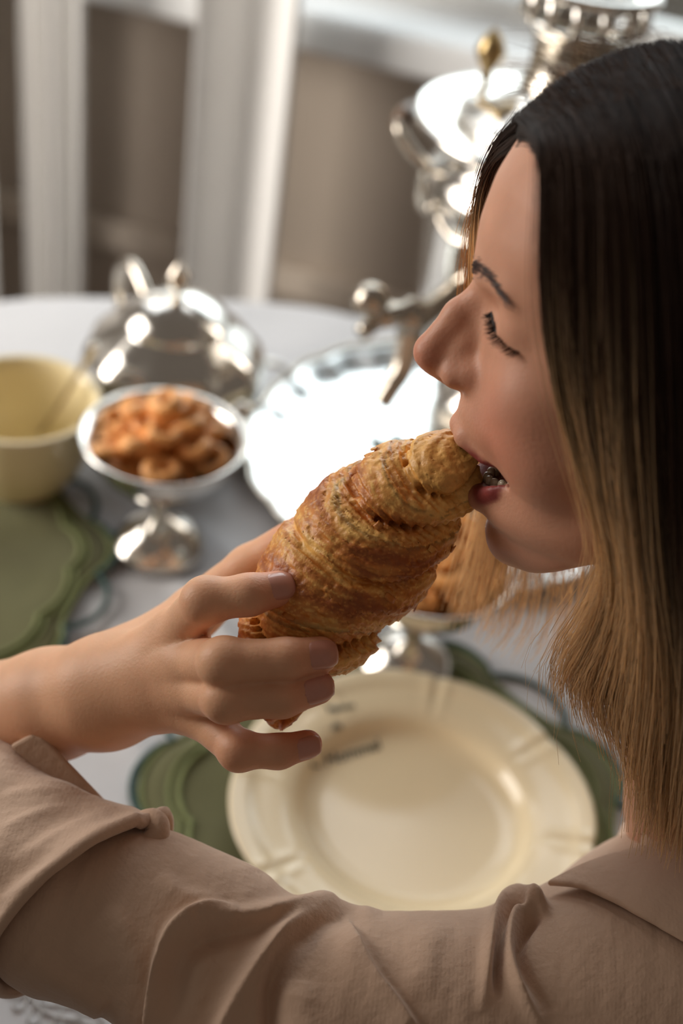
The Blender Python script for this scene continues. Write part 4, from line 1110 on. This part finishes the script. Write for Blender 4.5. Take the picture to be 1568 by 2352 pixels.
# eyebrow and lashes
def nearest_head(p):
    d = ((L - p) ** 2).sum(1); return L[d.argmin()]
rngb = np.random.default_rng(9); paths = []
DARK = hair_mat('dark_brow_hair', .0)
for sx in (-1, 1):
    br_line = catmull([(sx * 8, 0, 56), (sx * 20, 0, 60.5), (sx * 34, 0, 61), (sx * 46, 0, 55)], 10)
    front = L[(L[:, 1] > -60)]
    bp_ = []
    for k in range(230):
        s = rngb.uniform(0, 1); b = br_line[int(s * (len(br_line) - 1))] + np.array([0, 0, rngb.normal(0, 1.9 * (1 - .55 * s))])
        m = (np.abs(front[:, 0] - b[0]) < 1.6) & (np.abs(front[:, 2] - b[2]) < 1.6)
        if not m.any(): continue
        y = front[m][:, 1].max(); a = np.array([b[0], y - .3, b[2]])
        dr_ = np.array([sx * .75, -.1 - .45 * s, .55 * (1 - s) - .15]); l_ = rngb.uniform(5, 8)
        t = np.linspace(0, 1, 6)[:, None]; bp_.append(a + dr_ * l_ * t + np.array([0, .9, 0]) * np.sin(t * 3.14) + np.array([0, -.08 * l_ * (abs(b[0]) > 20), 0]) * t)
    bp_ = np.array(bp_)
    v, fc, c = strands(hw(bp_.reshape(-1, 3)).reshape(bp_.shape), .00017, .4, np.tile(lin(70, 48, 40), (len(bp_), 6, 1)))
    add('eyebrow', v - pb, fc, DARK, person, col=c)
    lid_line = catmull([(sx * 16, -12, 40.5), (sx * 23, -13.4, 38.2), (sx * 31, -15.6, 36.2), (sx * 38, -20.5, 35.2), (sx * 45, -26.5, 35)], 12)
    lp_ = []
    for k in range(150):
        s = rngb.uniform(0, 1); a = lid_line[int(s * (len(lid_line) - 1))] + rngb.normal(0, .35, 3)
        l_ = rngb.uniform(4.5, 8.5) * (.6 + .5 * s)
        dr_ = np.array([sx * (-.15 + .75 * s), .85 - .35 * s, -.62]); t = np.linspace(0, 1, 6)[:, None]
        lp_.append(a + dr_ * l_ * t + np.array([0, 0, .35]) * l_ * t ** 2)
    lp_ = np.array(lp_)
    v, fc, c = strands(hw(lp_.reshape(-1, 3)).reshape(lp_.shape), .00019, .25, np.tile(lin(20, 15, 16), (len(lp_), 6, 1)))
    add('eyelashes', v - pb, fc, DARK, person, col=c)
    tl = tube(hw(lid_line), .0005, 6); add('eyeliner', tl[0] - pb, tl[1], mat('lid_line', (.02, .014, .014), .6) if sx < 0 else bpy.data.materials['lid_line'], person)
# ------------------------------------------------------------------ blouse
BLOUSE = weave(mat('beige_crepe', tuple(lin(208, 175, 150)), .88, noise=.03, nscale=25, bump=.30, bscale=260, sheen=.25, stretch=None), 3600, .12, .0002)
slv = [(160, 2075, .574, 41), (334, 2120, .571, 37), (476, 2204, .568, 40), (640, 2372, .565, 48.5), (760, 2405, .563, 54), (1000, 2405, .565, 53), (1250, 2395, .577, 57), (1480, 2356, .592, 61)]
spts = [P(x, y, z) for x, y, z, r in slv]; srad = [r / 1000 for *_, r in slv]
yoke = [(1480, 2350, .592, 64), (1640, 2230, .620, 62), (1830, 2150, .660, 60)]
ypts = [P(x, y, z) for x, y, z, r in yoke]; yrad = [r / 1000 for *_, r in yoke]
allq = np.stack(spts + ypts[:2])
gs = Grid(allq.min(0) - .072, allq.max(0) + np.array([.075, .08, .075]), .0017)
fs = gs.chain(spts, srad, .014)
fs = smin(fs, gs.chain(ypts, yrad, .02), .03)
chest = gs.cone(P(1600, 2330, .640), P(1750, 2900, .72), .075, .10)
fs = smin(fs, chest, .05)
V, F = nets(gs, fs); V = relax(V, F, 3); N = normals(V, F)
def subdivide(V, F, sel):
    """split the selected quads in four (the rest stay as they are)"""
    S = F[sel]; E = np.sort(np.stack([S, np.roll(S, -1, 1)], -1).reshape(-1, 2), 1)
    U, inv = np.unique(E, axis=0, return_inverse=True); inv = inv.reshape(-1, 4)
    n0, n1 = len(V), len(V) + len(U)
    V2 = np.concatenate([V, V[U].mean(1), V[S].mean(1)])
    c = n1 + np.arange(len(S)); m = n0 + inv
    Q = np.concatenate([np.stack([S[:, k], m[:, k], c, m[:, k - 1]], 1) for k in range(4)])
    return V2, np.concatenate([F[~sel], Q])
_tc = CAM_LOC - V; _tc /= np.linalg.norm(_tc, axis=1)[:, None]; _q = project(V)
_vis = ((_tc * N).sum(1) > -.3) & (_q[:, 0] > -60) & (_q[:, 0] < 1640) & (_q[:, 1] < 2420)
V, F = subdivide(V, F, _vis[F].all(1)); N = normals(V, F)
pq = project(V)[:, :2]
facing = np.clip(((CAM_LOC - V) / np.linalg.norm(CAM_LOC - V, axis=1)[:, None] * N).sum(1) * 3 + .6, 0, 1)
def poly_sd(p, line, closed=False):
    ln = catmull(line, 6); best = np.full(len(p), 1e9); sg = np.zeros(len(p)); par = np.zeros(len(p))
    for i in range(len(ln) - 1):
        a, b = ln[i], ln[i + 1]; ab = b - a
        t = np.clip(((p - a) @ ab) / (ab @ ab + 1e-9), 0, 1); q = p - a - t[:, None] * ab
        d = np.hypot(q[:, 0], q[:, 1]); w = d < best
        best = np.where(w, d, best); sg = np.where(w, np.sign(ab[0] * (p[:, 1] - a[1]) - ab[1] * (p[:, 0] - a[0])), sg); par = np.where(w, (i + t) / (len(ln) - 1), par)
    return best * sg, par
# folds: line, height (mm), width on the two sides (px), fade at the ends
folds = [
 ([(345, 2420), (350, 2352), (354, 2270), (366, 2195), (396, 2126), (462, 2088), (545, 2086)], 10.0, 9, 80, (.0, .25)),
 ([(402, 2360), (402, 2240), (432, 2180), (505, 2142), (610, 2116)], -8.5, 36, 34, (.25, .3)),
 ([(455, 2112), (560, 2106), (660, 2092), (780, 2082), (880, 2098)], 6.0, 22, 18, (.2, .3)),
 ([(500, 2450), (520, 2352), (560, 2265), (620, 2180), (690, 2125), (780, 2098)], 8.0, 26, 34, (.0, .3)),
 ([(602, 2420), (606, 2340), (616, 2250), (658, 2172), (738, 2120), (840, 2095)], -7.5, 11, 30, (.1, .3)),
 ([(792, 2100), (822, 2170), (860, 2240), (910, 2300), (960, 2370)], 5.5, 9, 60, (.25, .1)),
 ([(1245, 2086), (1195, 2068), (1150, 2096), (1128, 2160), (1116, 2240), (1108, 2330)], 7.5, 15, 15, (.0, .4)),
 ([(1235, 2096), (1195, 2106), (1172, 2150), (1168, 2210), (1190, 2275), (1250, 2370)], 7.5, 15, 18, (.0, .2)),
 ([(1215, 2092), (1170, 2100), (1148, 2150), (1140, 2230), (1144, 2300)], -6.5, 9, 9, (.1, .3)),
 ([(1252, 2090), (1212, 2128), (1192, 2180), (1207, 2240), (1262, 2330)], -5.5, 12, 12, (.1, .4)),
 ([(60, 2190), (150, 2260), (240, 2330)], 2.5, 30, 40, (.3, .1)),
 ([(700, 2250), (690, 2330), (720, 2420)], 2.5, 40, 60, (.3, .1)),
 ([(1000, 2110), (980, 2200), (990, 2300)], 1.6, 30, 50, (.3, .3)),
 ([(360, 2010), (430, 2060), (520, 2070)], 2.2, 20, 26, (.3, .3)),
 ([(250, 2080), (300, 2160), (310, 2260)], 1.6, 24, 40, (.3, .3)),
]
disp = np.zeros(len(V))
for line, hgt, w1, w2, (f0, f1) in folds:
    sd, par = poly_sd(pq, np.array(line, float))
    env = (np.clip(par / f0, 0, 1) if f0 > 0 else 1) * (np.clip((1 - par) / f1, 0, 1) if f1 > 0 else 1)
    d = np.where(sd > 0, sd / w2, sd / w1)
    disp += hgt * env * np.exp(-d * d)
p3 = V * 1000
disp += .55 * noise3(p3, .045, 31, 3) + .22 * noise3(p3 @ np.diag([1.6, .7, 1.0]), .22, 33, 2)
V = V + N * (disp * facing * .001)[:, None]
# coarse rest of the blouse over the trunk and far shoulder
gt = Grid(allp.min(0) - .19, allp.max(0) + .19, .007)
tr_ = smin(gt.cone(PEL, CH, .145, .128), gt.cone(CH, NB - np.array([-.02, 0, .08]), .125, .055), .04)
tr_ = smin(tr_, gt.cone(P(1560, 2330, .615), SHR, .062, .066), .05)
tr_ = smin(tr_, gt.cone(SHR, SHR + np.array([.05, .07, -.22]), .066, .055), .03)
tr_ = np.maximum(tr_, -gt.cone(NB - np.array([0, 0, .03]), NB + np.array([-.03, 0, .15]), .062, .08))
Vt, Ft = nets(gt, tr_); Vt = relax(Vt, Ft, 3)
blouse = add('blouse', np.concatenate([V, Vt]) - pb, np.concatenate([F, Ft + len(V)]), BLOUSE, person)
tag(blouse, 'beige crepe blouse with rolled sleeve and wide collar')
# turned up cuff round the forearm
ca, cbv = P(174, 2082, .571), P(-470, 1685, .650)
axc = (cbv - ca); Lc = np.linalg.norm(axc); axc /= Lc
uc = np.cross(axc, CD); uc /= np.linalg.norm(uc); vc = np.cross(uc, axc)
nA, nL = 180, 90; Vc = []
nperp = CR * .54 + CU * .84
rngk = np.random.default_rng(3)
lay = [(0, 0.0)]
for j in range(nL + 1):
    t = j / nL; s = Lc * .75 * t
    for i in range(nA):
        a = 2 * np.pi * i / nA
        r = .0470 - .0025 * min(1, t * 3) + .0035 * math.exp(-(t / .035) ** 2)
        r += .0011 * math.sin(3 * a + 9 * t) + .0009 * math.sin(a * 5 - 14 * t + 1) + .0007 * math.sin(a * 2 + 30 * t)
        # flared tip of the fold on the upper silhouette
        fl = math.exp(-((math.cos(a - a) - 1)) ** 2)
        rv = (uc * math.cos(a) + vc * math.sin(a)) * r
        Vc.append(ca + axc * (s - .30 * (rv @ nperp) * max(0, 1 - t * 1.5)) + rv)
Vc = np.array(Vc)
Fc = np.array([(j * nA + i, j * nA + (i + 1) % nA, (j + 1) * nA + (i + 1) % nA, (j + 1) * nA + i) for j in range(nL) for i in range(nA)])
Ncf = normals(Vc, Fc)
if ((Ncf[:nA] * (Vc[:nA] - ca)).sum() < 0): Fc = Fc[:, ::-1]; Ncf = -Ncf
pc = project(Vc)[:, :2]
dc = np.zeros(len(Vc))
for line, hgt, w1, w2, (f0, f1) in (
  ([(20, 1990), (100, 1935), (190, 1890), (260, 1860)], 1.6, 12, 22, (.3, .3)),
  ([(0, 1905), (80, 1870), (160, 1850)], 1.2, 10, 16, (.2, .3)),
  ([(0, 1830), (70, 1815), (140, 1812)], 1.0, 9, 14, (.2, .4)),
  ([(150, 1990), (250, 1930), (330, 1880)], 2.4, 24, 34, (.3, .1)),
  ([(300, 1985), (335, 1935), (372, 1880)], 4.5, 22, 22, (.2, .0)),
  ([(-20, 2090), (90, 2010), (180, 1960)], 1.6, 14, 24, (.2, .4)),
  ([(20, 2160), (120, 2080), (200, 2020)], 1.0, 14, 24, (.2, .4))):
    sd, par = poly_sd(pc, np.array(line, float))
    env = (np.clip(par / f0, 0, 1) if f0 > 0 else 1) * (np.clip((1 - par) / f1, 0, 1) if f1 > 0 else 1)
    d = np.where(sd > 0, sd / w2, sd / w1); dc += hgt * env * np.exp(-d * d)
dc += .35 * noise3(Vc * 1000 @ np.diag([1, 1, 1.6]), .12, 41, 3) + .18 * noise3(Vc * 1000, .4, 43, 2)
Vc = Vc + Ncf * (dc * .001)[:, None]
# rolled edge: turn the first ring inward
edge = Vc[:nA]; inn = []
for k, (ds, drr) in enumerate(((-.0022, -.0012), (-.0030, -.0035), (-.0018, -.0058), (.006, -.0066))):
    al_ = (edge - ca) @ axc; rad_ = edge - ca - np.outer(al_, axc); rl = np.linalg.norm(rad_, axis=1)[:, None]
    inn.append(ca + np.outer(al_ + ds, axc) + rad_ / rl * (rl + drr))
allr = np.concatenate([np.concatenate(inn[::-1]), Vc])
nR = len(allr) // nA
Fc = [(j * nA + i, j * nA + (i + 1) % nA, (j + 1) * nA + (i + 1) % nA, (j + 1) * nA + i) for j in range(nR - 1) for i in range(nA)]
Fc = np.array(Fc)
cf = add('cuff', allr - pb, Fc, BLOUSE, blouse)
# tip of the turn-up standing off the sleeve, and the strap behind it
tipc = catmull([P(300, 1958, .566), P(338, 1938, .566), P(362, 1912, .568), P(352, 1884, .571), P(318, 1892, .574), P(285, 1915, .574)], 6)
tv = tube(tipc, np.interp(np.linspace(0, 1, len(tipc)), [0, .2, .5, .8, 1], [.003, .0050, .0055, .0048, .003]), 14); add('cuff_fold', tv[0] - pb, tv[1], BLOUSE, blouse)
st = [(22, 1716), (75, 1687), (96, 1694), (262, 1868), (300, 1898), (262, 1905), (120, 1808)]
fr_, bk_ = [P(x, y, .598) for x, y in st], [P(x, y, .598) - CD * -.0035 + CU * .001 for x, y in st]
nS = len(st)
add('sleeve_strap', np.array(fr_ + bk_) - pb, [tuple(range(nS)), tuple(range(2 * nS - 1, nS - 1, -1))] + [(i, nS + i, nS + (i + 1) % nS, (i + 1) % nS) for i in range(nS)], BLOUSE, blouse, smooth=False, autos=.0012)
# wide collar lying over the shoulder: a sheet resting on the blouse surface
from mathutils.bvhtree import BVHTree
bt = BVHTree.FromPolygons([tuple(v) for v in V], [tuple(q) for q in F.tolist()])
def on_blouse(x, y, off):
    v = CD + CR * (x - IMG_W / 2) / FPX - CU * (y - IMG_H / 2) / FPX; v = v / np.linalg.norm(v)
    h = bt.ray_cast(Vector(CAM_LOC), Vector(v))
    return (np.array(h[0]) + np.array(h[1]) * off) if h[0] is not None else None
lower = catmull([(1262, 2056), (1300, 2058), (1345, 2066), (1400, 2090), (1480, 2132), (1568, 2182), (1640, 2225), (1700, 2260)], 8)
Vk, ok = [], True
nK = 14
rows = []
for (x, y) in lower:
    top = np.array([min(1465 + (x - 1262) * .55, 1700), 1978 - (x - 1262) * .18])
    rows.append([(x + (top[0] - x) * k / nK, y + (top[1] - y) * k / nK) for k in range(nK + 1)])
last = None
for r in rows:
    for k, (x, y) in enumerate(r):
        h = on_blouse(x, y, .0050 + .002 * math.sin(k / nK * 3))
        if h is None:
            h = P(x, y, (project(last[None])[0, 2] if last is not None else .6))
        last = h; Vk.append(h)
Fk = [(i * (nK + 1) + k, i * (nK + 1) + k + 1, (i + 1) * (nK + 1) + k + 1, (i + 1) * (nK + 1) + k) for i in range(len(rows) - 1) for k in range(nK)]
ck = add('collar', np.array(Vk) - pb, Fk, BLOUSE, blouse); md = ck.modifiers.new('thick', 'SOLIDIFY'); md.thickness = .003; md.offset = 0
md = ck.modifiers.new('sub', 'SUBSURF'); md.levels = 1; md.render_levels = 1
# stand-up lapel beside the hair
lap = catmull([P(1462, 1992, .600), P(1468, 1945, .602), P(1480, 1890, .606), P(1500, 1830, .612)], 8)
lap2 = catmull([P(1540, 2060, .592), P(1590, 2000, .592), P(1640, 1930, .596), P(1660, 1860, .602)], 8)
Vl = [a + (b - a) * k / 10 - CD * .012 * math.sin(k / 10 * math.pi) for a, b in zip(lap, lap2) for k in range(11)]
Fl = [(i * 11 + k, i * 11 + k + 1, (i + 1) * 11 + k + 1, (i + 1) * 11 + k) for i in range(len(lap) - 1) for k in range(10)]
lo_ = add('lapel', np.array(Vl) - pb, Fl, BLOUSE, blouse); md = lo_.modifiers.new('thick', 'SOLIDIFY'); md.thickness = .003
